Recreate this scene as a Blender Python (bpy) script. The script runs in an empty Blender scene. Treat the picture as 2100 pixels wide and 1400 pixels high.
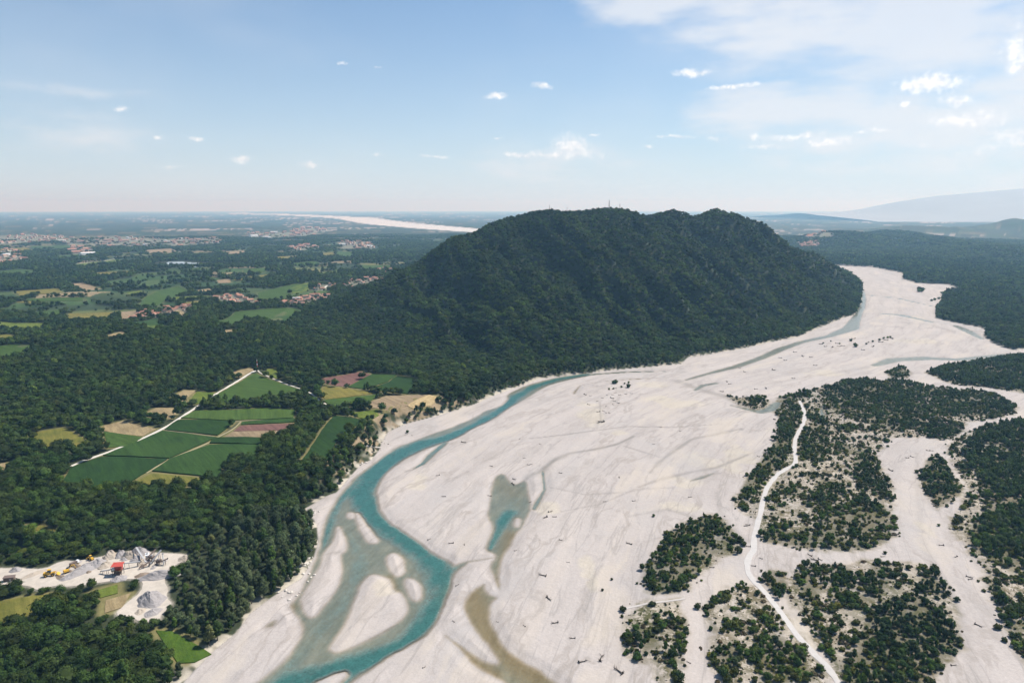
import bpy, bmesh, math, random
import numpy as np
from mathutils import Vector
from mathutils.geometry import delaunay_2d_cdt

random.seed(7)
rng = np.random.default_rng(7)
scene = bpy.context.scene
C = scene.collection

# ------------------------------------------------------------------ camera
CAM_H = 300.0                       # metres above the river bed
PITCH = math.radians(11.0)
F = 1400.0                          # focal length in units of a 2100 px wide frame
cam_d = bpy.data.cameras.new('camera')
cam_d.sensor_width = 36.0
cam_d.lens = 24.0
cam_d.clip_start = 1.0
cam_d.clip_end = 250000.0
cam = bpy.data.objects.new('camera', cam_d)
C.objects.link(cam)
cam.location = (0, 0, CAM_H)
cam.rotation_euler = (math.pi / 2 - PITCH, 0, 0)
scene.camera = cam

# ------------------------------------------------------------------ light
SUN_EL = math.radians(54)
SUN_AZ = math.radians(60)           # to the right of the view direction (+Y)
SUN_DIR = Vector((math.sin(SUN_AZ) * math.cos(SUN_EL), math.cos(SUN_AZ) * math.cos(SUN_EL), math.sin(SUN_EL)))
sun_d = bpy.data.lights.new('sun', 'SUN')
sun_d.energy = 4.8
sun_d.angle = math.radians(0.53)
sun_d.color = (1.0, 0.955, 0.9)
sun = bpy.data.objects.new('sun', sun_d)
C.objects.link(sun)
sun.rotation_euler = (-SUN_DIR).to_track_quat('-Z', 'Y').to_euler()

scene.view_settings.view_transform = 'Standard'
scene.view_settings.look = 'None'
scene.view_settings.exposure = 0.55
scene.view_settings.gamma = 1.0
scene.view_settings.use_curve_mapping = False
scene.render.engine = 'CYCLES'
cy = scene.cycles
cy.use_denoising = True
cy.max_bounces = 6
cy.diffuse_bounces = 2
cy.glossy_bounces = 2
cy.transmission_bounces = 3
cy.transparent_max_bounces = 8
cy.volume_bounces = 0
cy.sample_clamp_indirect = 6.0


def px_dir(u, v):
    dx = (u - 1050.0) / F
    dz = (700.0 - v) / F
    cp, sp = math.cos(PITCH), math.sin(PITCH)
    return np.array([dx, cp + dz * sp, -sp + dz * cp])


def px_ground(u, v, z=0.0):
    d = px_dir(u, v)
    t = (z - CAM_H) / d[2]
    return np.array([d[0] * t, d[1] * t])


# ------------------------------------------------------------------ world
world = bpy.data.worlds.new('World')
scene.world = world
world.use_nodes = True


class NT:
    """small helper for writing node trees"""
    def __init__(s, nt):
        s.nt = nt

    def n(s, t, ins=None, **kw):
        x = s.nt.nodes.new(t)
        for k, val in kw.items():
            setattr(x, k, val)
        if ins:
            for k, val in ins.items():
                s.set(x.inputs[k], val)
        return x

    def set(s, sock, val):
        if isinstance(val, bpy.types.NodeSocket):
            s.nt.links.new(val, sock)
        else:
            if sock.type == 'VECTOR' and hasattr(val, '__len__'):
                val = tuple(val)[:3]
            sock.default_value = val

    def m(s, op, a, b=None, c=None, clamp=False):
        x = s.nt.nodes.new('ShaderNodeMath')
        x.operation = op
        x.use_clamp = clamp
        for i, val in enumerate((a, b, c)):
            if val is not None:
                s.set(x.inputs[i], val)
        return x.outputs[0]

    def mr(s, val, a, b, lo=0.0, hi=1.0, smooth=True):
        x = s.nt.nodes.new('ShaderNodeMapRange')
        x.interpolation_type = 'SMOOTHSTEP' if smooth else 'LINEAR'
        s.set(x.inputs[0], val)
        for i, q in enumerate((a, b, lo, hi)):
            s.set(x.inputs[i + 1], q)
        return x.outputs[0]

    def mix(s, f, a, b, blend='MIX'):
        x = s.nt.nodes.new('ShaderNodeMix')
        x.data_type = 'RGBA'
        x.blend_type = blend
        s.set(x.inputs[0], f)
        s.set(x.inputs[6], a)
        s.set(x.inputs[7], b)
        return x.outputs[2]

    def noise(s, vec, scale, detail=4.0, rough=0.55, out=0):
        x = s.n('ShaderNodeTexNoise', {'Scale': scale, 'Detail': detail, 'Roughness': rough})
        if vec is not None:
            s.set(x.inputs['Vector'], vec)
        return x.outputs[out]

    def mapping(s, vec, scale=(1, 1, 1), rot=(0, 0, 0), loc=(0, 0, 0)):
        x = s.n('ShaderNodeMapping')
        s.set(x.inputs['Vector'], vec)
        x.inputs['Scale'].default_value = scale
        x.inputs['Rotation'].default_value = rot
        x.inputs['Location'].default_value = loc
        return x.outputs[0]

    def attr(s, name, out='Fac'):
        x = s.nt.nodes.new('ShaderNodeAttribute')
        x.attribute_name = name
        return x.outputs[out]


def rgba(c):
    return (c[0], c[1], c[2], 1.0)


def build_world():
    wt = world.node_tree
    wt.nodes.clear()
    t = NT(wt)
    out = t.n('ShaderNodeOutputWorld')
    bg = t.n('ShaderNodeBackground')
    sky = t.n('ShaderNodeTexSky', sky_type='NISHITA')
    sky.sun_disc = False
    sky.sun_elevation = SUN_EL
    sky.sun_rotation = SUN_AZ
    sky.altitude = 300
    sky.air_density = 1.0
    sky.dust_density = 0.6
    sky.ozone_density = 1.5
    tc = t.n('ShaderNodeTexCoord')
    sep = t.n('ShaderNodeSeparateXYZ')
    wt.links.new(tc.outputs['Generated'], sep.inputs[0])
    X, Y, Z = sep.outputs
    az = t.m('MULTIPLY', t.m('ARCTAN2', X, Y), 57.29578)
    el = t.m('MULTIPLY', t.m('ARCSINE', Z), 57.29578)
    comb = t.n('ShaderNodeCombineXYZ')
    wt.links.new(az, comb.inputs[0])
    wt.links.new(el, comb.inputs[1])
    ae = comb.outputs[0]

    def azel(u, v):
        d = px_dir(u, v)
        d = d / np.linalg.norm(d)
        return math.degrees(math.atan2(d[0], d[1])), math.degrees(math.asin(d[2]))

    def blobs(vec, lst):
        acc = None
        for (u, v, w, h, amp) in lst:
            a, e = azel(u, v)
            sx, sy = math.degrees(w / F) * 0.9, math.degrees(h / F)
            mp = t.mapping(vec, (1 / sx, 1 / sy, 0), (0, 0, 0), (-a / sx, -e / sy, 0))
            ln = t.n('ShaderNodeVectorMath', operation='LENGTH')
            wt.links.new(mp, ln.inputs[0])
            val = t.m('MULTIPLY_ADD', ln.outputs['Value'], -amp, amp)
            acc = val if acc is None else t.m('MAXIMUM', acc, val)
        return acc

    # warp the direction a little so that the cloud outlines are ragged
    nz = t.noise(ae, 0.55, 5, 0.62, 1)
    wv = t.n('ShaderNodeVectorMath', operation='MULTIPLY_ADD')
    wt.links.new(nz, wv.inputs[0])
    wv.inputs[1].default_value = (1.5, 0.85, 0)
    wt.links.new(ae, wv.inputs[2])
    off = t.n('ShaderNodeVectorMath', operation='SUBTRACT')
    wt.links.new(wv.outputs[0], off.inputs[0])
    off.inputs[1].default_value = (0.75, 0.425, 0)
    aw = off.outputs[0]
    cumulus = [(1912, 172, 74, 24, 1), (1880, 178, 40, 18, 1), (1958, 206, 36, 12, .9), (1858, 216, 11, 7, .8), (1985, 248, 80, 19, .8),
               (2080, 278, 50, 17, .8), (2095, 292, 30, 12, .8), (2095, 140, 36, 12, .8), (2085, 105, 34, 50, .7), (1420, 150, 62, 9, .8),
               (1500, 177, 82, 6, .75), (1018, 197, 36, 9, .9), (1112, 177, 28, 8, .8), (247, 224, 18, 8, .8), (1170, 298, 54, 30, .95),
               (1130, 316, 120, 9, .7), (1185, 318, 70, 14, .7), (1380, 281, 60, 4, .7), (1545, 280, 20, 9, .7), (1640, 280, 80, 10, .7), (1470, 284, 28, 7, .6),
               (1220, 277, 22, 4, .7), (405, 284, 22, 6, .85), (320, 282, 12, 5, .7), (497, 326, 34, 10, .8), (635, 339, 36, 10, .85), (890, 320, 46, 5, .75), (1060, 318, 60, 7, .75), (1700, 292, 90, 12, .75), (1560, 300, 60, 8, .6),
               (702, 130, 14, 4, .4), (772, 138, 18, 4, .4), (1790, 268, 40, 6, .6), (1990, 312, 40, 6, .4), (1890, 302, 16, 6, .5), (775, 318, 24, 6, .55), (1020, 280, 18, 4, .5), (2040, 300, 50, 9, .7), (350, 342, 22, 6, .45), (1330, 300, 30, 6, .5)]
    cb = blobs(aw, cumulus)
    detail = t.noise(ae, 1.6, 6, 0.62)
    cfac = t.mr(t.m('ADD', cb, t.m('MULTIPLY_ADD', detail, 1.25, -0.70)), -0.02, 0.8)
    # soft high cloud
    stv = t.mapping(ae, (0.16, 0.52, 1), (0, 0, math.radians(-9)))
    n1 = t.noise(stv, 1.0, 5, 0.55)
    n2 = t.noise(t.mapping(ae, (0.05, 0.11, 1), (0, 0, math.radians(12)), (3.1, 1.7, 0)), 1.0, 3, 0.5)
    cirrus = [(1330, 5, 200, 55, .9), (1620, 30, 330, 130, .8), (1900, 40, 330, 170, .95), (1620, 225, 330, 62, .95), (1500, 238, 170, 22, .8),
              (1850, 255, 420, 120, .75), (2250, 120, 300, 250, .9), (180, 188, 240, 16, .30), (140, 232, 180, 30, .26), (120, 285, 330, 60, .30),
              (1120, 335, 260, 60, .5), (2500, 160, 500, 260, .8)]
    ci = blobs(aw, cirrus)
    ci = t.m('MAXIMUM', ci, 0.0)
    cir = t.mr(t.m('ADD', t.m('MULTIPLY', ci, 1.35), t.m('MULTIPLY_ADD', n1, 2.0, -1.0)), 0.0, 1.0)
    cir = t.m('MULTIPLY', cir, t.mr(ci, 0.0, 0.25))
    wide = t.m('MULTIPLY', t.mr(n2, 0.42, 0.75), 0.18)
    cir = t.m('MINIMUM', t.m('ADD', t.m('MULTIPLY', cir, 0.85), wide), 0.95)
    # pale veil towards the horizon, the same all round
    veil = t.m('POWER', 2.71828, t.m('MULTIPLY', t.m('MAXIMUM', el, 0.0), -1 / 9.5))
    veil = t.m('MULTIPLY', veil, 0.93)
    sc = t.n('ShaderNodeVectorMath', operation='SCALE')
    wt.links.new(sky.outputs[0], sc.inputs[0])
    sc.inputs['Scale'].default_value = SKY_K
    blue = t.mix(1.0, sc.outputs[0], rgba((0.66, 0.90, 1.10)), 'MULTIPLY')
    col = t.mix(veil, blue, rgba((.505, .58, .65)))
    col = t.mix(t.m('MULTIPLY', cir, 0.86), col, rgba((.60, .615, .64)))
    lit = t.mix(t.mr(detail, 0.3, 0.7), rgba((.60, .615, .645)), rgba((.84, .84, .84)))
    col = t.mix(t.m('MULTIPLY', cfac, t.mr(el, 0.5, 9.0, 0.4, 0.95, False)), col, lit)
    # below the horizon nothing but the ground is seen
    wt.links.new(col, bg.inputs[0])
    bg.inputs[1].default_value = 1.0
    wt.links.new(bg.outputs[0], out.inputs[0])


SKY_K = 0.073
build_world()

# ------------------------------------------------------------------ number helpers

def _hash(xi, yi, seed):
    with np.errstate(over='ignore'):
        h = (xi.astype(np.int64).astype(np.uint32) * np.uint32(374761393) + yi.astype(np.int64).astype(np.uint32) * np.uint32(668265263)
             + np.uint32((seed * 2246822519) & 0xffffffff))
        h = (h ^ (h >> np.uint32(13))) * np.uint32(1274126177)
        h = h ^ (h >> np.uint32(16))
    return h.astype(np.float64) / 4294967295.0


def vnoise(x, y, seed=0):
    xi, yi = np.floor(x), np.floor(y)
    fx, fy = x - xi, y - yi
    fx = fx * fx * fx * (fx * (fx * 6 - 15) + 10)
    fy = fy * fy * fy * (fy * (fy * 6 - 15) + 10)
    a, b = _hash(xi, yi, seed), _hash(xi + 1, yi, seed)
    c, d = _hash(xi, yi + 1, seed), _hash(xi + 1, yi + 1, seed)
    return (a * (1 - fx) + b * fx) * (1 - fy) + (c * (1 - fx) + d * fx) * fy


def fbm(x, y, seed=0, octv=4, rough=0.5):
    s, a, tot = 0.0, 1.0, 0.0
    for i in range(octv):
        s = s + a * vnoise(x * 2 ** i + 17.3 * i, y * 2 ** i - 9.1 * i, seed + i * 13)
        tot += a
        a *= rough
    return s / tot


def sstep(a, b, x):
    t = np.clip((x - a) / (b - a), 0, 1)
    return t * t * (3 - 2 * t)


def sdf(P, x, y, reach=80.0):
    """signed distance to a polygon, positive inside, cut off at -reach outside its box"""
    P = np.asarray(P, float)
    out = np.full(x.shape, -reach)
    sel = (x > P[:, 0].min() - reach) & (x < P[:, 0].max() + reach) & (y > P[:, 1].min() - reach) & (y < P[:, 1].max() + reach)
    if not sel.any():
        return out
    px, py = x[sel], y[sel]
    best = np.full(px.shape, 1e18)
    ins = np.zeros(px.shape, bool)
    n = len(P)
    for i in range(n):
        ax, ay = P[i]
        bx, by = P[(i + 1) % n]
        ex, ey = bx - ax, by - ay
        L = ex * ex + ey * ey + 1e-9
        t = np.clip(((px - ax) * ex + (py - ay) * ey) / L, 0, 1)
        dx, dy = px - ax - t * ex, py - ay - t * ey
        best = np.minimum(best, dx * dx + dy * dy)
        if abs(ey) > 1e-12:
            c = ((ay > py) != (by > py)) & (px < ex * (py - ay) / ey + ax)
            ins ^= c
    d = np.sqrt(best)
    out[sel] = np.where(ins, d, np.maximum(-d, -reach))
    return out


def line_dist(P, x, y, W=None, want_s=False):
    """distance to a polyline; W: values along it, interpolated at the nearest point"""
    P = np.asarray(P, float)
    best = np.full(x.shape, 1e18)
    wv = np.zeros(x.shape)
    sv = np.zeros(x.shape)
    sg = np.zeros(x.shape)
    acc = 0.0
    for i in range(len(P) - 1):
        ax, ay = P[i]
        ex, ey = P[i + 1] - P[i]
        L = ex * ex + ey * ey + 1e-9
        t = np.clip(((x - ax) * ex + (y - ay) * ey) / L, 0, 1)
        dx, dy = x - ax - t * ex, y - ay - t * ey
        d = dx * dx + dy * dy
        k = d < best
        best = np.where(k, d, best)
        if W is not None:
            wv = np.where(k, W[i] * (1 - t) + W[i + 1] * t, wv)
        if want_s:
            sv = np.where(k, acc + t * math.sqrt(L), sv)
            sg = np.where(k, np.sign(ex * dy - ey * dx), sg)
        acc += math.sqrt(L)
    d = np.sqrt(best)
    if want_s:
        return d, sv, sg
    return (d, wv) if W is not None else d


def S(txt):
    return [tuple(float(q) for q in p.split(',')) for p in txt.split()]


def G(txt, z=0.0):
    """points read off the photograph, as places on level ground at height z"""
    return np.array([px_ground(p[0], p[1], z) for p in S(txt)])


def smooth_poly(P, it=2, closed=True):
    P = np.asarray(P, float)
    for _ in range(it):
        Q = np.roll(P, -1, 0) if closed else None
        if closed:
            A, B = P * .75 + Q * .25, P * .25 + Q * .75
            P = np.stack([A, B], 1).reshape(-1, 2)
        else:
            A, B = P[:-1] * .75 + P[1:] * .25, P[:-1] * .25 + P[1:] * .75
            P = np.concatenate([P[:1], np.stack([A, B], 1).reshape(-1, 2), P[-1:]])
    return P


# ------------------------------------------------------------------ survey of the river bed
BED = G("200,1900 330,1460 380,1397 437,1337 487,1297 513,1260 547,1233 617,1187 643,1143 653,1110 650,1077 628,1043 667,1020 690,1010 710,987 740,953 "
        "762,943 777,925 782,910 795,887 833,870 900,853 943,840 973,830 1017,810 1073,790 1113,776 1160,770 1217,764 1287,757 1333,753 1397,747 1410,735 "
        "1467,725 1533,713 1580,702 1633,692 1653,684 1689,669 1717,657 1757,643 1766,623 1769,588 1746,565 1704,544 1740,546 1791,548 1851,560 1851,572 1880,581 "
        "1946,584 1977,596 1929,604 1929,618 1920,630 1917,652 1957,662 2009,671 2020,675 2017,690 2043,707 2077,718 2110,714 2300,706 2700,700 3600,1000 3200,1900")
WATER_POLYS = [
    # main channel, with its bars as holes
    (smooth_poly(G("1210,763 1147,772 1100,783 1073,792 1037,808 1040,820 1023,833 993,842 977,853 933,873 883,890 833,907 800,923 767,947 733,973 697,1010 673,1047 "
       "660,1083 657,1097 650,1133 633,1173 617,1213 597,1233 590,1243 617,1277 613,1307 583,1350 523,1398 440,1470 300,1640 480,1640 590,1470 643,1400 680,1385 712,1377 690,1400 672,1425 700,1425 730,1392 "
       "783,1362 800,1347 853,1317 883,1293 907,1260 927,1213 930,1180 943,1168 925,1147 903,1140 850,1100 820,1080 803,1073 783,1043 777,1017 773,1013 777,997 790,973 "
       "813,953 840,937 867,923 913,907 947,893 967,880 1017,857 1043,837 1080,817 1110,797 1133,787 1183,775 1210,770"), 1),
     [smooth_poly(G(h), 2) for h in (
         "728,1044 745,1072 780,1110 757,1113 738,1083",
         "763,1175 800,1187 807,1213 820,1213 833,1240 833,1257 813,1277 767,1303 700,1335 680,1333 680,1320 713,1277 733,1220 750,1187",
         "791,1145 807,1129 826,1146 829,1164 820,1182 803,1172",
         "828,1184 850,1186 864,1205 861,1222 852,1232 838,1214",
         "692,1074 700,1090 707,1110 707,1127 695,1136 700,1167 690,1207 647,1260 633,1263 618,1237 623,1213 647,1180 663,1150 662,1136 675,1122 687,1110",
         "712,1049 724,1050 728,1060 715,1062")], 'river'),
    (smooth_poly(G("1010,977 1033,967 1047,987 1060,993 1080,980 1087,1013 1093,1040 1080,1066 1067,1087 1052,1113 1035,1140 1027,1173 1028,1217 1017,1200 1002,1167 1003,1153 1015,1142 1010,1133 "
       "993,1130 1000,1103 1010,1077 997,1060 1003,1027"), 1), [smooth_poly(G("1058,1061 1067,1064 1065,1080 1056,1078"), 1)], 'side_pool'),
    (smooth_poly(G("997,1190 967,1207 947,1233 950,1253 967,1287 993,1317 1020,1353 1016,1360 980,1347 933,1310 910,1297 913,1307 947,1333 967,1363 1000,1383 1033,1400 1080,1440 1250,1470 1140,1398 "
       "1100,1367 1067,1350 1040,1330 1020,1293 1007,1263 1010,1233 1027,1223 1000,1213"), 1), [], 'backwater'),
    (smooth_poly(G("538,1284 558,1270 570,1268 563,1282 548,1286"), 1), [], 'green_pool'),
]
# thin runs of water: (points, half width in metres, depth look)
RIBBONS = [
    ("1768,596 1772,612 1768,630 1757,650 1745,673 1700,689 1643,701 1600,716 1560,734 1510,751 1450,766 1405,779", (7, 8, 9, 12, 20, 10, 9, 11, 10, 9, 6, 3), .36),
    ("1370,761 1287,762 1217,767 1150,775", (2, 4.5, 5.5, 6), .6),
    ("913,907 883,933 867,950 848,960", (5, 5, 3.5, 1), .62),
    ("1177,807 1181,800 1190,790 1233,782 1300,777 1383,773", (2.5, 2.5, 1.2, 1.6, 3.2, 1), .1),
    ("1500,831 1530,838 1560,844 1580,838 1594,826", (3, 6, 9, 10, 8), .35),
    ("1793,749 1833,737 1900,734 1967,737 2067,725", (8, 16, 16, 12, 5), .3),
    ("1774,604 1843,612 1909,627", (5, 9, 5), .35), ("1780,640 1843,645 1911,660", (8, 14, 8), .35), ("1960,668 1986,679 2014,695", (8, 13, 6), .32),
    ("1113,966 1117,1003 1103,1027 1095,1042", (2, 2.5, 4, 4), .55),
    ("1684,838 1687,853 1692,857", (3, 5, 4), .5),
    ("1416,985 1440,978 1462,970", (1, 4, 2), .45),
    ("1470,785 1440,790 1425,800", (5, 7, 3), .2),
    ("930,1165 960,1150 990,1146 1012,1142", (6, 2.2, 1.6, 1), .12),
]
DEEP = [  # thread of deepest water: points, half width, strength
    ("1205,767 1147,776 1095,792 1060,812 1035,835 1000,858 960,880 915,898 870,908 830,925 790,950 760,980 742,1010 748,1035 765,1060 800,1085 840,1110 880,1140 905,1170 912,1205 905,1240 885,1270 850,1305 800,1335 740,1358 670,1378 600,1398 500,1480",
     (7, 8, 9, 11, 12, 13, 13, 13, 15, 18, 20, 20, 17, 15, 15, 15, 14, 14, 16, 17, 17, 14, 12, 13, 13, 13, 13, 16), 1.0),
    ("735,985 700,1020 682,1055 672,1085 660,1120", (9, 8, 7, 6, 4), .75),
    ("712,1090 738,1140 728,1200 700,1240 650,1300 600,1360", (8, 13, 12, 11, 10, 10), .5),
    ("1045,1050 1030,1070 1015,1100 1003,1122", (9, 8, 7, 5), .85), ("1062,1010 1045,1050", (11, 12), .42),
    ("730,1390 690,1420", (6, 8), .8), ("562,1278 548,1283", (4, 3), .7),
]
GOLD = [("965,1215 985,1260 1010,1310 1050,1345 1110,1385", (14, 14, 12, 13, 16), 1.0), ("915,1300 960,1340 1010,1380", (6, 9, 9), .9), ("1050,1095 1035,1150 1020,1200", (8, 6, 4), .8),
        ("1177,807 1190,790 1300,777 1383,773", (6, 6, 7, 6), 1.0), ("1015,985 1060,1010", (12, 14), .35), ("590,1245 560,1268", (6, 6), .9), ("800,1180 812,1215", (4, 4), .6)]
WET = [("833,968 850,961 870,948", (2, 2, 3), .8), ("1060,995 1085,978 1113,963 1133,947 1167,931 1217,923 1267,911 1300,895", (3, 4, 4, 4, 4, 4, 3, 2), .9),
       ("1087,900 1167,891 1233,882 1287,875 1380,877 1480,870", (1.5, 2, 2.2, 2, 1.5, 1), .8), ("1333,970 1353,947 1417,902 1483,888 1520,880", (2, 2.5, 3, 4, 3), .75),
       ("1280,915 1320,928 1353,938", (2, 2, 2), .5), ("1310,1000 1350,985 1410,970 1470,960 1540,930", (2, 3, 3, 3, 2), .7), ("1390,782 1440,800 1490,815 1560,845", (10, 8, 9, 8), .6),
       ("1230,825 1232,866", (1.2, 1.2), .55), ("1130,1000 1200,1015 1290,1010 1330,1000", (1.5, 1.5, 1.5, 1.5), .45), ("1150,1050 1230,1035 1300,1005 1380,1000", (1.2, 1.5, 1.8, 1.5), .45),
       ("1480,810 1530,822 1580,835 1560,845 1530,845", (6, 7, 6, 6, 5), .7), ("700,1335 767,1305 815,1278", (1.5, 2.2, 1.2), .9), ("1290,1060 1370,1045 1420,1060", (2, 3, 4), .4),
       ("1200,1260 1215,1190 1235,1160", (2, 3, 2), .4), ("1470,1010 1480,1060 1530,1110", (3, 3, 3), .35), ("1880,930 1885,1080 1900,1130 1960,1250 2000,1400", (3, 4, 4, 4, 4), .3),
       ("1800,660 1900,665 1990,690", (5, 7, 5), .4), ("1680,655 1760,665 1850,672", (3, 5, 3), .35), ("1560,790 1680,770 1790,752", (4, 6, 6), .35), ("640,1140 690,1133 705,1130", (2, 3, 2), .45)]
SAND = [(1360, 820, 34, 9), (1335, 790, 40, 7), (1440, 945, 36, 18), (1405, 990, 40, 12), (1520, 935, 30, 25), (1500, 955, 30, 20), (1205, 1170, 18, 26), (1215, 1200, 14, 18),
        (1690, 765, 40, 6), (1215, 850, 30, 26), (790, 1205, 24, 20), (1270, 887, 16, 6), (1410, 830, 60, 10), (1880, 700, 60, 6), (1390, 1040, 40, 12), (1120, 1040, 30, 16), (860, 990, 22, 20), (1890, 1080, 10, 26),
        (1350, 1260, 40, 18), (1600, 1020, 40, 40), (1690, 980, 50, 60), (1640, 1290, 40, 50), (1880, 1200, 36, 30), (1760, 1240, 30, 30), (1960, 1010, 20, 40), (1560, 1260, 40, 40)]
FLOW_AXIS = smooth_poly(G("1720,548 1800,590 1840,650 1700,730 1500,780 1330,850 1200,960 1090,1120 1000,1300 900,1500 800,1900"), 3, False)

ISLANDS = {
    'main': G("1597,815 1653,803 1690,793 1767,775 1803,784 1850,780 1900,793 1967,800 2033,806 2083,835 2083,850 2050,857 1983,867 1967,893 1933,902 1893,897 1827,897 1797,933 1810,967 1827,993 1827,1027 "
              "1834,1057 1836,1097 1811,1114 1774,1130 1700,1131 1657,1129 1600,1117 1566,1114 1557,1086 1551,1066 1529,1057 1506,1029 1510,1020 1533,980 1560,947 1587,913 1597,880 1597,853 1585,843"),
    'wedge': G("1317,1171 1343,1137 1377,1093 1411,1072 1454,1056 1477,1062 1503,1090 1514,1106 1509,1137 1480,1146 1451,1166 1411,1200 1394,1217 1343,1220 1323,1206"),
    'small': G("1314,1234 1389,1229 1403,1271 1397,1314 1389,1369 1400,1410 1350,1420 1343,1377 1286,1343 1274,1311 1277,1277"),
    'middle': G("1537,1200 1503,1208 1457,1233 1443,1253 1457,1286 1451,1337 1466,1371 1486,1410 1700,1420 1690,1385 1660,1340 1620,1280 1590,1240 1562,1208"),
    'large': G("1629,1174 1651,1160 1703,1162 1771,1150 1829,1158 1886,1157 1911,1170 1934,1200 1957,1251 1966,1300 1974,1329 1937,1360 1906,1410 1740,1420 1715,1380 1690,1340 1650,1280 1612,1222 1600,1228 1560,1190 1583,1170 1614,1173 1618,1185"),
    'east': G("2500,850 2100,860 2033,870 1980,890 1947,913 1944,930 1960,960 1985,1000 1975,1040 1952,1066 1954,1086 1977,1120 2014,1163 2017,1186 2043,1243 2069,1300 2086,1337 2100,1351 2180,1420 2500,1500 3300,1300"),
    'tongue': G("1900,944 1920,932 1938,948 1960,985 1980,1005 1953,1030 1920,1045 1897,1012 1887,982"),
    'north': G("1896,764 1947,750 2020,740 2110,726 2500,722 2500,830 2110,808 2033,797 1953,789 1920,775"),
    'nose': G("1815,764 1850,752 1868,764 1862,776 1830,777"),
    'reef': G("1490,812 1520,817 1560,815 1585,830 1565,842 1535,840 1505,826"),
}
# close-grown trees and thickets on the islands; elsewhere they carry scattered bushes
THICK = [G(p) for p in (
    "1597,815 1653,803 1672,812 1640,830 1655,850 1630,870 1640,895 1615,925 1600,960 1560,990 1530,1040 1512,1035 1520,1000 1550,960 1590,910 1597,860 1586,843",
    "1690,793 1767,775 1803,784 1850,780 1900,793 1967,800 2033,806 2080,838 2075,850 1990,855 1900,858 1880,880 1830,890 1790,880 1770,860 1720,850 1690,820",
    "1655,840 1690,860 1700,900 1710,930 1690,950 1640,945 1640,900 1662,870", "1700,905 1730,900 1750,925 1720,945", "1797,933 1810,967 1827,993 1827,1027 1790,1010 1750,985 1745,950 1770,930",
    "1600,1000 1640,985 1650,1010 1620,1030", "1640,1040 1690,985 1720,990 1740,1010 1690,1050", "1880,890 1933,902 1965,893 1975,870 1930,868", "1600,1117 1566,1112 1560,1090 1590,1085 1640,1095 1740,1105 1836,1060 1836,1097 1811,1114 1774,1128 1700,1129 1657,1127",
    "1680,1060 1740,1030 1800,1030 1830,1060 1780,1100 1700,1105 1670,1090",
    "1317,1171 1343,1137 1377,1093 1411,1072 1454,1056 1477,1062 1503,1090 1514,1106 1509,1135 1470,1140 1440,1160 1411,1196 1394,1217 1343,1220 1323,1206",
    "1629,1174 1651,1160 1670,1165 1690,1200 1680,1230 1650,1235 1635,1200", "1700,1166 1745,1160 1755,1200 1790,1160 1829,1160 1830,1190 1815,1230 1770,1250 1720,1255 1700,1215", "1885,1180 1911,1172 1934,1200 1930,1225 1890,1215",
    "1815,1230 1870,1220 1920,1240 1950,1280 1966,1300 1974,1329 1937,1360 1906,1410 1740,1420 1720,1370 1760,1320 1770,1270", "1560,1190 1583,1170 1614,1173 1610,1210 1598,1228",
    "1460,1330 1500,1320 1525,1340 1520,1375 1480,1380", "1530,1330 1590,1300 1650,1340 1670,1400 1560,1410", "1310,1310 1345,1295 1360,1330 1320,1345", "1380,1270 1403,1272 1397,1320 1388,1372 1360,1360 1385,1310",
    "1443,1253 1457,1236 1503,1210 1530,1204 1500,1222 1470,1240 1455,1262", "1448,1260 1470,1290 1480,1300 1462,1300",
    "2500,850 2100,862 2033,874 1990,900 1975,930 2010,990 2020,1040 1990,1080 1985,1110 2040,1160 2100,1190 2300,1300 3300,1300", "1900,944 1920,932 1938,948 1960,985 1978,1003 1953,1028 1920,1043 1898,1010 1889,982",
    "2020,1190 2050,1215 2075,1270 2100,1310 2100,1345 2070,1295 2043,1240", "1896,764 1947,750 2020,740 2110,726 2500,722 2500,830 2110,806 2033,795 1955,787 1922,774", "1815,764 1850,752 1868,764 1860,775 1830,776")]
TRACK = [("1640,822 1652,850 1645,875 1632,895 1628,915 1632,938 1633,952 1600,966 1575,995 1565,1020 1560,1050 1553,1075 1545,1100 1547,1125 1535,1145 1530,1162 1540,1185 1565,1208 1600,1255 1640,1310 1680,1350 1710,1385 1740,1430", 2.4, 'pale gravel track winding through the wooded river islands'),
         ("1405,1227 1370,1232 1320,1238 1270,1250", 1.2, 'faint pale gravel track leading off past the wedge of willows')]

RIDGE_PX = [(640, 652, 1850), (760, 594, 1950), (850, 546, 2000), (930, 488, 2050), (985, 474, 2100), (1060, 446, 2150), (1120, 434, 2190), (1180, 437, 2210), (1250, 430, 2250), (1290, 434, 2280),
            (1325, 462, 2300), (1380, 431, 2350), (1427, 451, 2380), (1465, 431, 2410), (1510, 441, 2450), (1560, 463, 2500), (1600, 495, 2580), (1650, 526, 2680), (1704, 552, 2820), (1745, 577, 2720)]
RIDGE, RIDGE_H = [], []
for (u, v, Yd) in RIDGE_PX:
    d = px_dir(u, v)
    RIDGE.append((d[0] * Yd / d[1], Yd))
    RIDGE_H.append(max(4.0, CAM_H + d[2] * Yd / d[1]))
RIDGE = np.array(RIDGE)
FOOT = G("973,828 1017,808 1073,788 1113,774 1160,768 1217,762 1287,755 1333,751 1397,745 1467,723 1533,711 1580,700 1653,682 1689,667 1757,641 1766,622 1768,588 1746,565 1704,545 "
         "1640,532 1500,520 1200,522 1000,540 820,570 700,605 600,640 545,690 590,735 700,762 850,800 930,822")

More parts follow.
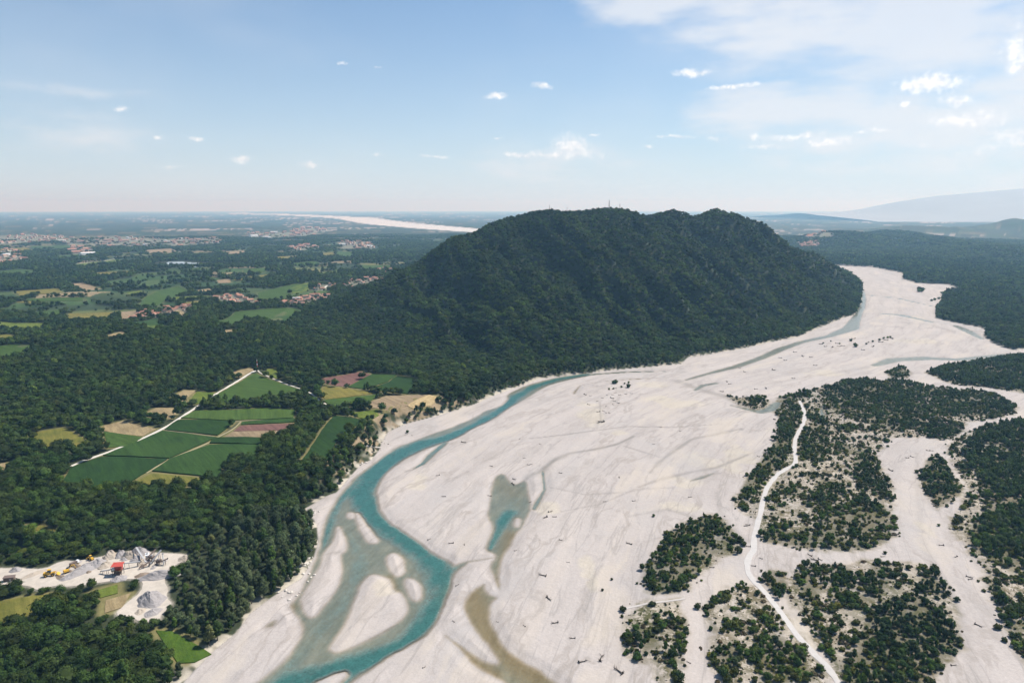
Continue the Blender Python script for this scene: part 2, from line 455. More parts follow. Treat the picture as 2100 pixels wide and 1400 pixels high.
BANK = [  # height of the land above the river bed, spread smoothly between these points
    (143, 957, 20), (400, 840, 22), (600, 800, 22), (800, 810, 22), (880, 815, 22), (700, 850, 21), (560, 950, 18), (640, 930, 19), (680, 880, 20), (300, 1000, 16), (500, 1000, 14), (600, 1030, 7),
    (60, 1180, 7), (250, 1150, 7), (380, 1150, 6), (500, 1130, 6), (560, 1080, 7), (300, 1240, 6), (20, 1260, 7), (300, 1350, 7), (100, 1360, 8), (60, 1050, 14), (0, 900, 24),
    (0, 700, 26), (300, 640, 20), (600, 610, 20), (250, 720, 34), (400, 700, 34), (100, 760, 30), (750, 580, 20), (500, 720, 26), (-400, 900, 24), (-400, 1300, 8),
    (1900, 540, 6), (2100, 600, 5), (2000, 650, 4), (1700, 500, 12), (2300, 680, 5)]
BANK_P = np.array([px_ground(u, v, z) for u, v, z in BANK])
BANK_Z = np.array([b[2] for b in BANK], float)
HILLS = [  # wooded hills: place, radius across, radius away, height
    (1720, 500, 380, 600, 85), (1830, 494, 420, 650, 80), (1950, 508, 380, 450, 50), (2080, 524, 420, 420, 50), (1890, 478, 700, 900, 85), (2120, 478, 500, 900, 170), (1800, 525, 350, 350, 16),
    (250, 715, 260, 110, 10), (60, 740, 200, 90, 10), (400, 690, 220, 90, 12), (150, 620, 300, 160, 14), (420, 560, 400, 260, 16), (700, 540, 400, 300, 10)]
HILL_P = [(*px_ground(h[0], h[1], 10.0), h[2], h[3], h[4]) for h in HILLS]
FAR_BED = smooth_poly(G("470,437.5 560,438.5 660,442 720,445 770,447 830,457 900,463 985,471 1040,474 1040,480 985,477.5 900,473 800,465 740,459 715,453 690,448.5 640,445 560,441 470,438.7"), 1)
LAKE = G("326,544 345,537 370,536 400,539 425,541 470,540 500,541 440,546 415,545 395,549 360,548")
WATER_Z = -0.35

RIB = [(G(p) if isinstance(p, str) else p, w, k) for p, w, k in RIBBONS]
DEEPG = [(G(p), w, k) for p, w, k in DEEP]
GOLDG = [(G(p), w, k) for p, w, k in GOLD]
WETG = [(G(p), w, k) for p, w, k in WET]


def bed_sd(x, y):
    return sdf(BED, x, y, 260.0)


def water_sd(x, y):
    """signed distance to open water on the river bed (positive inside), and the colour of the depth"""
    wob = (fbm(x / 22, y / 22, 3, 3) - .5) * 5.0 + (fbm(x / 6, y / 6, 8, 2) - .5) * 1.6
    sd = np.full(x.shape, -60.0)
    for P, holes, _n in WATER_POLYS:
        s = sdf(P, x, y, 60.0)
        for h in holes:
            s = np.minimum(s, -sdf(h, x, y, 60.0))
        sd = np.maximum(sd, s)
    near = np.clip(y / 900.0, 0.6, 2.2)
    sd = sd + wob * .6
    rk = np.zeros(x.shape)
    for P, w, k in RIB:
        d, wv = line_dist(P, x, y, w)
        s = wv - d + wob * .5 * np.minimum(1, wv / 4)
        rk = np.where(s > 0, np.maximum(rk, k * sstep(0, 1, np.clip(s / (wv + 1e-3) * 1.6, 0, 1))), rk)
        sd = np.maximum(sd, s)
    return sd, rk


def deep_of(x, y, rk):
    dp = rk.copy()
    wob = (fbm(x / 30, y / 30, 31, 3) - .5)
    for P, w, k in DEEPG:
        d, wv = line_dist(P, x, y, w)
        wv = wv * (1 + wob * .6)
        dp = np.maximum(dp, k * np.exp(-(d / (wv * 1.15)) ** 2))
    gd = np.zeros(x.shape)
    for P, w, k in GOLDG:
        d, wv = line_dist(P, x, y, w)
        gd = np.maximum(gd, k * np.exp(-(d / wv) ** 2 * .7))
    return dp, gd


def height(x, y):
    x = np.asarray(x, float)
    y = np.asarray(y, float)
    sh = x.shape
    x, y = x.ravel(), y.ravel()
    out = -bed_sd(x, y)                     # metres outside the bed
    r = np.hypot(x, y)
    # land
    w = np.zeros(x.shape)
    acc = np.zeros(x.shape)
    for (p, z) in zip(BANK_P, BANK_Z):
        q = 1.0 / ((x - p[0]) ** 2 + (y - p[1]) ** 2 + 900.0) ** 1.6
        w += q
        acc += q * z
    T = acc / w
    far = sstep(2800, 5200, r)
    T = T * (1 - far) + far * (8 + 10 * (fbm(x / 900, y / 900, 5, 3) - .5))
    T = T + (fbm(x / 160, y / 160, 15, 3) - .5) * 7 * sstep(20, 200, out)
    for (hx, hy, rx, ry, hh) in HILL_P:
        T = T + hh * np.exp(-((x - hx) / rx) ** 2 - ((y - hy) / ry) ** 2) * (0.7 + .6 * fbm(x / 220, y / 220, 9, 4))
    # steep eroded bank by the terrace, gentle elsewhere
    steep = np.exp(-((x + 230) / 130) ** 2 - ((y - 905) / 150) ** 2)
    bw = 55 - 34 * steep
    land = T * sstep(-.12, 1, out / bw) * np.clip(out / 5, 0, 1)
    gul = fbm(x / 9, y / 30, 77, 3) - .5
    land = land + steep * gul * 9 * np.clip(out / 6, 0, 1) * np.clip(1.6 - out / 24, 0, 1)
    # the mountain
    fd = sdf(FOOT, x, y, 10.0)
    on = fd > 0
    if on.any():
        mx, my, mf = x[on], y[on], fd[on]
        wx = mx + (fbm(mx / 260, my / 260, 41, 3) - .5) * 170
        wy = my + (fbm(mx / 260, my / 260, 43, 3) - .5) * 170
        rd0 = line_dist(RIDGE, mx, my)
        k = np.clip(rd0 / 220, 0, 1)
        rd, rh = line_dist(RIDGE, mx + (wx - mx) * k, my + (wy - my) * k, RIDGE_H)
        rd = rd0 * (1 - k) + rd * k
        t = mf / (mf + rd + 1e-6)
        g = .62 * t + .38 * t * t
        g = g + .10 * np.sin(np.clip(t, 0, 1) * np.pi) * sstep(.0, .4, t)
        mh = rh * np.clip(g, 0, 1)
        gully = 1 - np.abs(2 * fbm((mx + my * .35) / 105, (my - mx * .1) / 360, 51, 4) - 1) * 2
        mh = mh + (gully - .35) * 62 * np.clip(t * 3, 0, 1) * np.clip((1 - t) * 5, 0, 1) * np.clip(rh / 150, 0.15, 1)
        mh = mh + (fbm(mx / 60, my / 60, 61, 3) - .5) * 20 * np.clip(t * 4, 0, 1) * np.clip((1 - t) * 8, .25, 1)
        base = np.zeros(x.shape)
        base[on] = np.maximum(mh, 0)
        land = np.maximum(land * np.where(on, np.clip(1 - fd / 80, 0, 1), 1), base + np.where(on, np.minimum(fd / 10, 1) * 1.0, 0))
    # the bed
    bedz = np.zeros(x.shape)
    sel = out < 12
    bx, by = x[sel], y[sel]
    rel = (fbm(bx / 45, by / 45, 21, 4) - .5) * 1.3 + (fbm(bx / 7, by / 7, 25, 3) - .5) * .22
    isl = np.zeros(bx.shape)
    for P in ISLANDS.values():
        isl = np.maximum(isl, sstep(-2, 10, sdf(P, bx, by, 20.0)))
    rel = rel + isl * (1.0 + .6 * (fbm(bx / 18, by / 18, 27, 3) - .5))
    sd, rk = water_sd(bx, by)
    dp, gd = deep_of(bx, by, rk)
    z_out = WATER_Z + (np.maximum(rel + .75, .1) - WATER_Z) * sstep(0, 9, -sd) + .04
    z_in = WATER_Z - np.clip(sd, 0, 8) * .09 - 1.6 * dp * np.clip(sd / 4, 0, 1)
    bedz[sel] = np.where(sd > 0, z_in, z_out)
    # lake and the far gravel bed lie level
    h = np.where(out > 0, np.maximum(land, 0) + .4 * sstep(0, 4, out) + bedz * (1 - sstep(0, 6, out)), bedz)
    lk = sdf(LAKE_W, x, y, 120.0) if LAKE_W is not None else None
    if lk is not None:
        h = h * (1 - sstep(-120, -10, lk)) + LAKE_Z * sstep(-120, -10, lk) - 2.5 * sstep(-4, 10, lk)
    return h.reshape(sh)


LAKE_W = None
LAKE_Z = 13.0
LAKE_W = np.array([px_ground(u, v, LAKE_Z) for u, v in S("326,544 345,537 370,536 400,539 425,541 470,540 500,541 440,546 415,545 395,549 360,548")])

# ------------------------------------------------------------------ the ground grid
az_f = np.radians(np.linspace(-46, 46, 1090))
az_l = np.radians(np.linspace(-78, -46.3, 44))
AZ = np.concatenate([az_l, az_f, -az_l[::-1]])
vv = np.concatenate([np.linspace(2000, 1420, 60), np.linspace(1418, 432, 560), np.array([431.2, 430.5, 430.0, 429.6, 429.2, 428.9, 428.6])])
RR = np.array([np.hypot(*px_ground(1050, v)) for v in vv])
RR = RR[RR < 70000]
RR = np.append(RR, 76000.0)
gx = np.sin(AZ)[None, :] * RR[:, None]
gy = np.cos(AZ)[None, :] * RR[:, None]
gz = height(gx, gy)
NR, NC = gx.shape


def hg(x, y):
    """height of the built ground at a place"""
    x = np.asarray(x, float)
    y = np.asarray(y, float)
    a = np.interp(np.arctan2(x, y), AZ, np.arange(NC))
    r = np.interp(np.hypot(x, y), RR, np.arange(NR))
    i = np.clip(np.floor(r).astype(int), 0, NR - 2)
    j = np.clip(np.floor(a).astype(int), 0, NC - 2)
    fi, fj = r - i, a - j
    return (gz[i, j] * (1 - fi) * (1 - fj) + gz[i + 1, j] * fi * (1 - fj) + gz[i, j + 1] * (1 - fi) * fj + gz[i + 1, j + 1] * fi * fj)


def land_at(u, v):
    """the place on the built ground that the photograph shows at (u, v)"""
    d = px_dir(u, v)
    if d[2] > -1e-4:
        d[2] = -1e-4
    t = np.geomspace(250, 30000, 7000)
    X, Y, Zr = d[0] * t, d[1] * t, CAM_H + d[2] * t
    below = np.nonzero(Zr <= hg(X, Y))[0]
    k = below[0] if len(below) else -1
    return np.array([X[k], Y[k]])


def L(txt):
    return np.array([land_at(*p) for p in S(txt)])


# ------------------------------------------------------------------ materials

def new_mat(name):
    m = bpy.data.materials.new(name)
    m.use_nodes = True
    m.node_tree.nodes.clear()
    t = NT(m.node_tree)
    out = t.n('ShaderNodeOutputMaterial')
    return m, t, out


def bsdf(t, out, col, rough=0.9, spec=0.25, normal=None):
    b = t.n('ShaderNodeBsdfPrincipled')
    t.set(b.inputs['Base Color'], col)
    t.set(b.inputs['Roughness'], rough)
    t.set(b.inputs['Specular IOR Level'], spec)
    if normal is not None:
        t.set(b.inputs['Normal'], normal)
    t.nt.links.new(b.outputs[0], out.inputs[0])
    return b


def bump(t, h, strength=0.5, dist=0.3):
    b = t.n('ShaderNodeBump', {'Strength': strength, 'Distance': dist})
    t.set(b.inputs['Height'], h)
    return b.outputs[0]


def mat_ground():
    m, t, out = new_mat('terrain')
    pos = t.n('ShaderNodeNewGeometry').outputs['Position']
    col = t.attr('tint', 'Color')
    bed = t.attr('bed')
    isl = t.attr('scrub')
    flow = t.attr('flow', 'Vector')
    st = t.noise(t.mapping(flow, (1 / 170, 1 / 7, 1)), 1.0, 6, 0.62)
    st2 = t.noise(t.mapping(flow, (1 / 420, 1 / 34, 1), (0, 0, .05), (3, 9, 0)), 1.0, 5, 0.6)
    st3 = t.noise(t.mapping(flow, (1 / 45, 1 / 2.2, 1), (0, 0, -.03), (13, 5, 0)), 1.0, 4, 0.6)
    blot = t.noise(t.mapping(pos, (1 / 70, 1 / 70, 1 / 70)), 1.0, 5, 0.6)
    fine = t.noise(t.mapping(pos, (1 / 1.6, 1 / 1.6, 1 / 1.6)), 1.0, 3, 0.7)
    fine2 = t.noise(t.mapping(pos, (1 / 6, 1 / 6, 1 / 6)), 1.0, 4, 0.7)
    # gravel: streaks left by old flow lines, stone speckle
    k = t.m('ADD', t.m('MULTIPLY_ADD', st, .22, .73), t.m('MULTIPLY_ADD', st2, .36, 0.0))
    k = t.m('ADD', k, t.m('MULTIPLY_ADD', st3, .12, -.12))
    k = t.m('MULTIPLY', k, t.m('MULTIPLY_ADD', fine, .5, .76))
    k = t.m('MULTIPLY', k, t.m('MULTIPLY_ADD', blot, .2, .9))
    gcol = t.n('ShaderNodeVectorMath', operation='SCALE')
    t.set(gcol.inputs[0], col)
    t.set(gcol.inputs['Scale'], k)
    warm = t.mix(t.m('MULTIPLY', t.mr(st2, .5, .75), .30), gcol.outputs[0], rgba((.41, .355, .29)))
    vein = t.m('MULTIPLY', t.mr(t.m('ABSOLUTE', t.m('SUBTRACT', t.noise(t.mapping(flow, (1 / 260, 1 / 26, 1), (0, 0, .1), (7, 1, 0)), 1.0, 4, .55), .5)), .0, .02, 1, 0), .36)
    warm = t.mix(vein, warm, rgba((.20, .185, .17)))
    wflow = t.n('ShaderNodeVectorMath', operation='MULTIPLY_ADD')
    t.set(wflow.inputs[0], t.noise(t.mapping(flow, (1 / 90, 1 / 50, 1)), 1.0, 3, .6, 1))
    wflow.inputs[1].default_value = (90, 60, 0)
    t.set(wflow.inputs[2], flow)
    br = t.noise(t.mapping(wflow.outputs[0], (1 / 210, 1 / 48, 1), (0, 0, .12)), 1.0, 5, .58)
    stain = t.mr(t.m('ABSOLUTE', t.m('SUBTRACT', br, .5)), .0, .035, 1, 0)
    warm = t.mix(t.m('MULTIPLY', stain, t.mr(blot, .35, .65, .1, .62)), warm, rgba((.255, .225, .195)))
    warm = t.mix(t.m('MULTIPLY', t.mr(br, .53, .68), .55), warm, rgba((.445, .39, .32)))
    br2 = t.noise(t.mapping(wflow.outputs[0], (1 / 150, 1 / 70, 1), (0, 0, -.2), (5, 3, 0)), 1.0, 6, .62)
    warm = t.mix(t.mr(br2, .48, .72, 0, .6), warm, rgba((.335, .315, .30)))
    # scrub on the islands: dry herbs, moss and low heather between the bushes
    sp = t.mr(t.m('ADD', t.m('MULTIPLY', fine2, .6), t.m('MULTIPLY', fine, .4)), .42, .53)
    scol = t.mix(t.mr(blot, .35, .65), rgba((.075, .075, .032)), rgba((.14, .115, .068)))
    patch = t.mr(t.noise(t.mapping(pos, (1 / 26, 1 / 26, 1)), 1.0, 4, .6), .36, .62)
    warm = t.mix(t.m('MULTIPLY', t.m('MULTIPLY', sp, isl), t.m('MULTIPLY_ADD', patch, .65, .40)), warm, scol)
    land = t.n('ShaderNodeVectorMath', operation='SCALE')
    t.set(land.inputs[0], col)
    t.set(land.inputs['Scale'], t.m('MULTIPLY_ADD', t.m('MULTIPLY', fine2, blot), 1.6, .58))
    c = t.mix(bed, land.outputs[0], warm)
    nrm = bump(t, t.m('ADD', fine, t.m('MULTIPLY', fine2, 2.5)), .55, .35)
    bsdf(t, out, c, .93, .15, nrm)
    return m


def mat_water():
    m, t, out = new_mat('river_water')
    pos = t.n('ShaderNodeNewGeometry').outputs['Position']
    dep = t.attr('shoal')
    flow = t.attr('flow', 'Vector')
    str_ = t.noise(t.mapping(flow, (1 / 26, 1 / 8, 1)), 1.0, 5, .6)
    deep = t.attr('deep')
    gold = t.attr('gold')
    n = t.noise(t.mapping(pos, (1 / 5, 1 / 5, 1)), 1.0, 4, .6)
    n2 = t.noise(t.mapping(pos, (1 / 1.5, 1 / 1.5, 1)), 1.0, 3, .6)
    n3 = t.noise(t.mapping(pos, (1 / 30, 1 / 30, 1)), 1.0, 4, .6)
    n4 = t.noise(t.mapping(pos, (1 / 9, 1 / 9, 1)), 1.0, 5, .7)
    dd = t.m('MULTIPLY', deep, t.m('ADD', t.m('MULTIPLY_ADD', n3, .9, -.05), t.m('MULTIPLY_ADD', str_, .9, t.m('MULTIPLY', n4, .35))), clamp=True)
    tint = t.mix(dep, rgba((.96, .95, .93)), t.mix(gold, t.mix(t.mr(str_, .3, .75), rgba((.60, .63, .53)), rgba((.80, .80, .70))), t.mix(t.mr(str_, .3, .75), rgba((.72, .63, .40)), rgba((.84, .76, .56)))))
    tr = t.n('ShaderNodeBsdfTransparent')
    t.set(tr.inputs[0], tint)
    body = t.mix(t.mr(dd, .25, 1.0), rgba((.215, .28, .25)), rgba((.036, .114, .100)))  # pale end is murky water plus painted sky reflection for far streams
    body = t.mix(t.m('MULTIPLY', gold, .7), body, rgba((.22, .185, .10)))
    spk = t.m('ADD', t.m('MULTIPLY_ADD', n2, 1.3, -.2), t.m('MULTIPLY_ADD', n, .7, t.m('MULTIPLY', str_, .45)))
    sc = t.n('ShaderNodeVectorMath', operation='SCALE')
    t.set(sc.inputs[0], body)
    t.set(sc.inputs['Scale'], spk)
    nrm = bump(t, t.m('ADD', n, t.m('MULTIPLY', n2, .5)), .55, .12)
    foam = t.m('MULTIPLY', t.mr(t.m('MULTIPLY_ADD', n2, .5, t.m('MULTIPLY', str_, .5)), .60, .68), t.mr(n3, .56, .66))
    df = t.n('ShaderNodeBsdfDiffuse')
    t.set(df.inputs[0], t.mix(t.m('MULTIPLY', foam, .6), sc.outputs[0], rgba((.45, .47, .46))))
    f = t.m('MAXIMUM', t.m('MULTIPLY', dep, .26), t.mr(dd, .06, 1.0, 0, .90))
    mx = t.n('ShaderNodeMixShader')
    t.set(mx.inputs[0], f)
    t.nt.links.new(tr.outputs[0], mx.inputs[1])
    t.nt.links.new(df.outputs[0], mx.inputs[2])
    gl = t.n('ShaderNodeBsdfGlossy')
    gl.inputs['Roughness'].default_value = .16
    t.set(gl.inputs['Normal'], nrm)
    fr = t.n('ShaderNodeFresnel')
    fr.inputs[0].default_value = 1.33
    t.set(fr.inputs['Normal'], nrm)
    m2 = t.n('ShaderNodeMixShader')
    t.set(m2.inputs[0], t.m('MULTIPLY', fr.outputs[0], t.mr(dep, 0, .4)))
    t.nt.links.new(mx.outputs[0], m2.inputs[1])
    t.nt.links.new(gl.outputs[0], m2.inputs[2])
    t.nt.links.new(m2.outputs[0], out.inputs[0])
    return m


def mat_leaf(name, dark, light, trans=.28):
    """foliage: each plant has its own tone, each leaf clump its own shade"""
    m, t, out = new_mat(name)
    oi = t.n('ShaderNodeObjectInfo')
    rnd = oi.outputs['Random']
    loc = oi.outputs['Location']
    stand = t.noise(t.mapping(loc, (1 / 130, 1 / 130, 1 / 130)), 1.0, 3, .55)
    leaf = t.attr('leaf')
    f = t.m('ADD', t.m('MULTIPLY', rnd, .5), t.m('MULTIPLY_ADD', stand, 2.0, -.78), clamp=True)
    col = t.mix(f, rgba(dark), rgba(light))
    # a few trees turn yellower or greyer than their neighbours
    odd = t.mr(t.m('FRACT', t.m('MULTIPLY', rnd, 17.31)), .9, 1.0)
    col = t.mix(t.m('MULTIPLY', odd, .5), col, rgba((light[0] * 1.75, light[1] * 1.35, light[2] * 1.0)))
    gr = t.mr(t.m('FRACT', t.m('MULTIPLY', rnd, 31.7)), .80, 1.0)
    col = t.mix(t.m('MULTIPLY', gr, .45), col, rgba((dark[0] * 1.5, dark[1] * 1.05, dark[2] * 1.25)))
    sc = t.n('ShaderNodeVectorMath', operation='SCALE')
    t.set(sc.inputs[0], col)
    own = t.m('FRACT', t.m('MULTIPLY', rnd, 7.77))
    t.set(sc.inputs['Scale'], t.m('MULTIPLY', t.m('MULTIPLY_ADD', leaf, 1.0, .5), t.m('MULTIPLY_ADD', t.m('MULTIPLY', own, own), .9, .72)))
    c = sc.outputs[0]
    b = t.n('ShaderNodeBsdfPrincipled')
    t.set(b.inputs['Base Color'], c)
    b.inputs['Roughness'].default_value = .7
    b.inputs['Specular IOR Level'].default_value = .08
    tl = t.n('ShaderNodeBsdfTranslucent')
    t.set(tl.inputs[0], t.mix(1.0, c, rgba((1.25, 1.25, .55)), 'MULTIPLY'))
    mx = t.n('ShaderNodeMixShader')
    mx.inputs[0].default_value = trans
    t.nt.links.new(b.outputs[0], mx.inputs[1])
    t.nt.links.new(tl.outputs[0], mx.inputs[2])
    t.nt.links.new(mx.outputs[0], out.inputs[0])
    return m


def mat_plain(name, col, rough=.85, var=.25, scale=3.0, spec=.25, metal=0.0, rand=0.0, alt=None):
    m, t, out = new_mat(name)
    tc = t.n('ShaderNodeTexCoord').outputs['Object']
    n = t.noise(tc, 1 / scale, 4, .6)
    c = rgba(col)
    if alt is not None:
        rn = t.n('ShaderNodeObjectInfo').outputs['Random']
        c = t.mix(rn, rgba(col), rgba(alt))
    sc = t.n('ShaderNodeVectorMath', operation='SCALE')
    t.set(sc.inputs[0], c)
    t.set(sc.inputs['Scale'], t.m('MULTIPLY_ADD', n, 2 * var, 1 - var))
    b = bsdf(t, out, sc.outputs[0], rough, spec)
    b.inputs['Metallic'].default_value = metal
    return m


def mat_field(name, col, alt, row=0.0, rowdir=0.0, mott=.35):
    """standing crop or stubble: rows, uneven growth, tractor lines"""
    m, t, out = new_mat(name)
    pos = t.n('ShaderNodeNewGeometry').outputs['Position']
    big = t.noise(t.mapping(pos, (1 / 38, 1 / 38, 1)), 1.0, 4, .6)
    sm = t.noise(t.mapping(pos, (1 / 2.4, 1 / 2.4, 1)), 1.0, 3, .7)
    st = t.noise(t.mapping(t.mapping(pos, (1, 1, 1), (0, 0, rowdir)), (1 / 90, 1 / 4.5, 1)), 1.0, 3, .6)
    f = t.m('ADD', t.m('MULTIPLY', big, .8), t.m('MULTIPLY', st, row), clamp=True)
    c = t.mix(t.mr(f, .25, .8), rgba(col), rgba(alt))
    sc = t.n('ShaderNodeVectorMath', operation='SCALE')
    t.set(sc.inputs[0], c)
    t.set(sc.inputs['Scale'], t.m('MULTIPLY', t.m('MULTIPLY_ADD', sm, 2 * mott, 1 - mott), t.m('MULTIPLY_ADD', st, 1.0, .5)))
    bsdf(t, out, sc.outputs[0], .9, .12, bump(t, t.m('ADD', sm, st), .8, .5))
    return m


M_GROUND = mat_ground()
M_WATER = mat_water()
M = {
    'leaf_a': mat_leaf('broadleaf_foliage', (.022, .051, .015), (.078, .126, .022)),
    'leaf_b': mat_leaf('oak_foliage', (.024, .043, .014), (.072, .102, .020)),
    'leaf_c': mat_leaf('willow_foliage', (.054, .082, .038), (.108, .136, .060), .25),
    'leaf_d': mat_leaf('scrub_foliage', (.042, .060, .014), (.112, .122, .026), .25),
    'leaf_e': mat_leaf('heather_foliage', (.07, .06, .035), (.12, .10, .055), .15),
    'bark': mat_plain('bark', (.09, .075, .06), .9, .3, 1.0),
    'wood': mat_plain('driftwood', (.10, .085, .07), .9, .4, .8, alt=(.05, .042, .036)),
    'gravel_road': mat_plain('road_gravel', (.50, .47, .41), .95, .12, 5.0),
    'track': mat_plain('track_gravel', (.43, .41, .385), .95, .14, 4.0),
    'faint_track': mat_plain('faint_track_gravel', (.41, .38, .35), .95, .14, 4.0),
    'verge': mat_plain('worn_grass', (.27, .235, .14), .95, .3, 4.0),
    'asphalt': mat_plain('road_asphalt', (.30, .29, .28), .9, .15, 6.0),
    'wall': mat_plain('house_plaster', (.46, .42, .36), .9, .1, 4.0, alt=(.36, .29, .23)),
    'roof': mat_plain('terracotta_tiles', (.30, .13, .085), .85, .25, 2.0, alt=(.36, .20, .14)),
    'roof_grey': mat_plain('pale_sheet_roof', (.62, .62, .60), .6, .12, 4.0),
    'pane': mat_plain('window_glass', (.04, .05, .06), .2, .1, 2.0, .5),
    'red': mat_plain('red_sheet_roof', (.42, .07, .05), .6, .2, 2.5),
    'yellow': mat_plain('yellow_paint', (.62, .36, .04), .5, .15, 1.0, .4),
    'steel': mat_plain('rusty_steel', (.16, .12, .10), .75, .3, 1.0, .4, .2),
    'grey_steel': mat_plain('grey_steel', (.34, .34, .34), .6, .2, 1.2, .5, .4),
    'black': mat_plain('black_rubber', (.02, .02, .02), .9, .2, 1.0),
    'white': mat_plain('white_paint', (.76, .76, .74), .6, .08, 2.0),
    'redpaint': mat_plain('red_paint', (.45, .07, .05), .6, .12, 2.0),
    'pile_grey': mat_plain('crushed_gravel', (.29, .27, .26), .95, .18, 2.2),
    'pile_tan': mat_plain('tan_sand', (.36, .31, .25), .95, .18, 2.2),
    'pile_brown': mat_plain('brown_spoil', (.21, .165, .125), .95, .3, 2.2),
    'yard': mat_plain('quarry_sand', (.43, .385, .325), .95, .34, 7.0),
    'stone': mat_plain('pale_boulder', (.52, .48, .42), .9, .25, 2.5),
}
PAL = {
    'green': ((.014, .042, .013), (.026, .060, .018)), 'dark': ((.010, .032, .011), (.017, .045, .013)), 'mid': ((.020, .052, .017), (.040, .078, .022)),
    'light': ((.060, .105, .022), (.10, .13, .035)), 'lime': ((.028, .070, .010), (.05, .09, .018)), 'olive': ((.085, .095, .032), (.15, .135, .05)), 'tan': ((.24, .175, .095), (.30, .23, .13)),
    'straw': ((.40, .30, .13), (.46, .35, .18)), 'brown': ((.135, .068, .052), (.19, .10, .075)), 'beige': ((.25, .19, .09), (.33, .26, .13)), 'meadow': ((.075, .095, .025), (.13, .125, .045)),
    'vine': ((.020, .055, .018), (.045, .085, .025)),
}
FIELD_MAT = {}
for k, (a, b) in PAL.items():
    w = (.78, .78, .85) if k in ('tan', 'straw', 'beige', 'brown') else (1.08, 1.0, .64)
    a, b = tuple(q * r_ for q, r_ in zip(a, w)), tuple(q * r_ for q, r_ in zip(b, w))
    FIELD_MAT[k] = mat_field('crop_' + k, a, b, {'vine': .8, 'green': .5, 'mid': .6}.get(k, .35), {'vine': 1.2, 'mid': .5}.get(k, .9), .22 if k in ('brown', 'tan', 'straw') else .35)

# ------------------------------------------------------------------ object helpers

def tag(o, label=None, cat=None, group=None, kind=None):
    if label:
        o['label'] = label
    if cat:
        o['category'] = cat
    if group:
        o['group'] = group
    if kind:
        o['kind'] = kind
    return o


def mesh_obj(name, verts, faces, mat, parent=None, loc=None, smooth=False):
    me = bpy.data.meshes.new(name)
    me.from_pydata([tuple(map(float, v)) for v in verts], [], [tuple(int(i) for i in f) for f in faces])
    me.update()
    if smooth:
        me.polygons.foreach_set('use_smooth', np.ones(len(me.polygons), bool))
    if mat is not None:
        me.materials.append(mat)
    return link(name, me, parent, loc)


def link(name, me, parent=None, loc=None):
    o = bpy.data.objects.new(name, me)
    C.objects.link(o)
    if parent is not None:
        o.parent = parent
    if loc is not None:
        o.location = tuple(map(float, loc))
    return o


def grid_mesh(name, verts, quads, mat, attrs, smooth=True):
    """mesh from numpy arrays with point attributes"""
    used = np.unique(quads)
    remap = np.full(len(verts), -1, np.int64)
    remap[used] = np.arange(len(used))
    q = remap[quads].astype(np.int32)
    me = bpy.data.meshes.new(name)
    me.vertices.add(len(used))
    me.vertices.foreach_set('co', verts[used].astype(np.float32).ravel())
    me.loops.add(q.size)
    me.loops.foreach_set('vertex_index', q.ravel())
    me.polygons.add(len(q))
    me.polygons.foreach_set('loop_start', np.arange(0, q.size, 4, dtype=np.int32))
    me.polygons.foreach_set('use_smooth', np.full(len(q), smooth))
    for k, (typ, arr) in attrs.items():
        a = me.attributes.new(k, typ, 'POINT')
        arr = arr[used].astype(np.float32)
        a.data.foreach_set('color' if typ == 'FLOAT_COLOR' else ('vector' if typ == 'FLOAT_VECTOR' else 'value'), arr.ravel())
    me.update(calc_edges=True)
    me.materials.append(mat)
    return link(name, me)


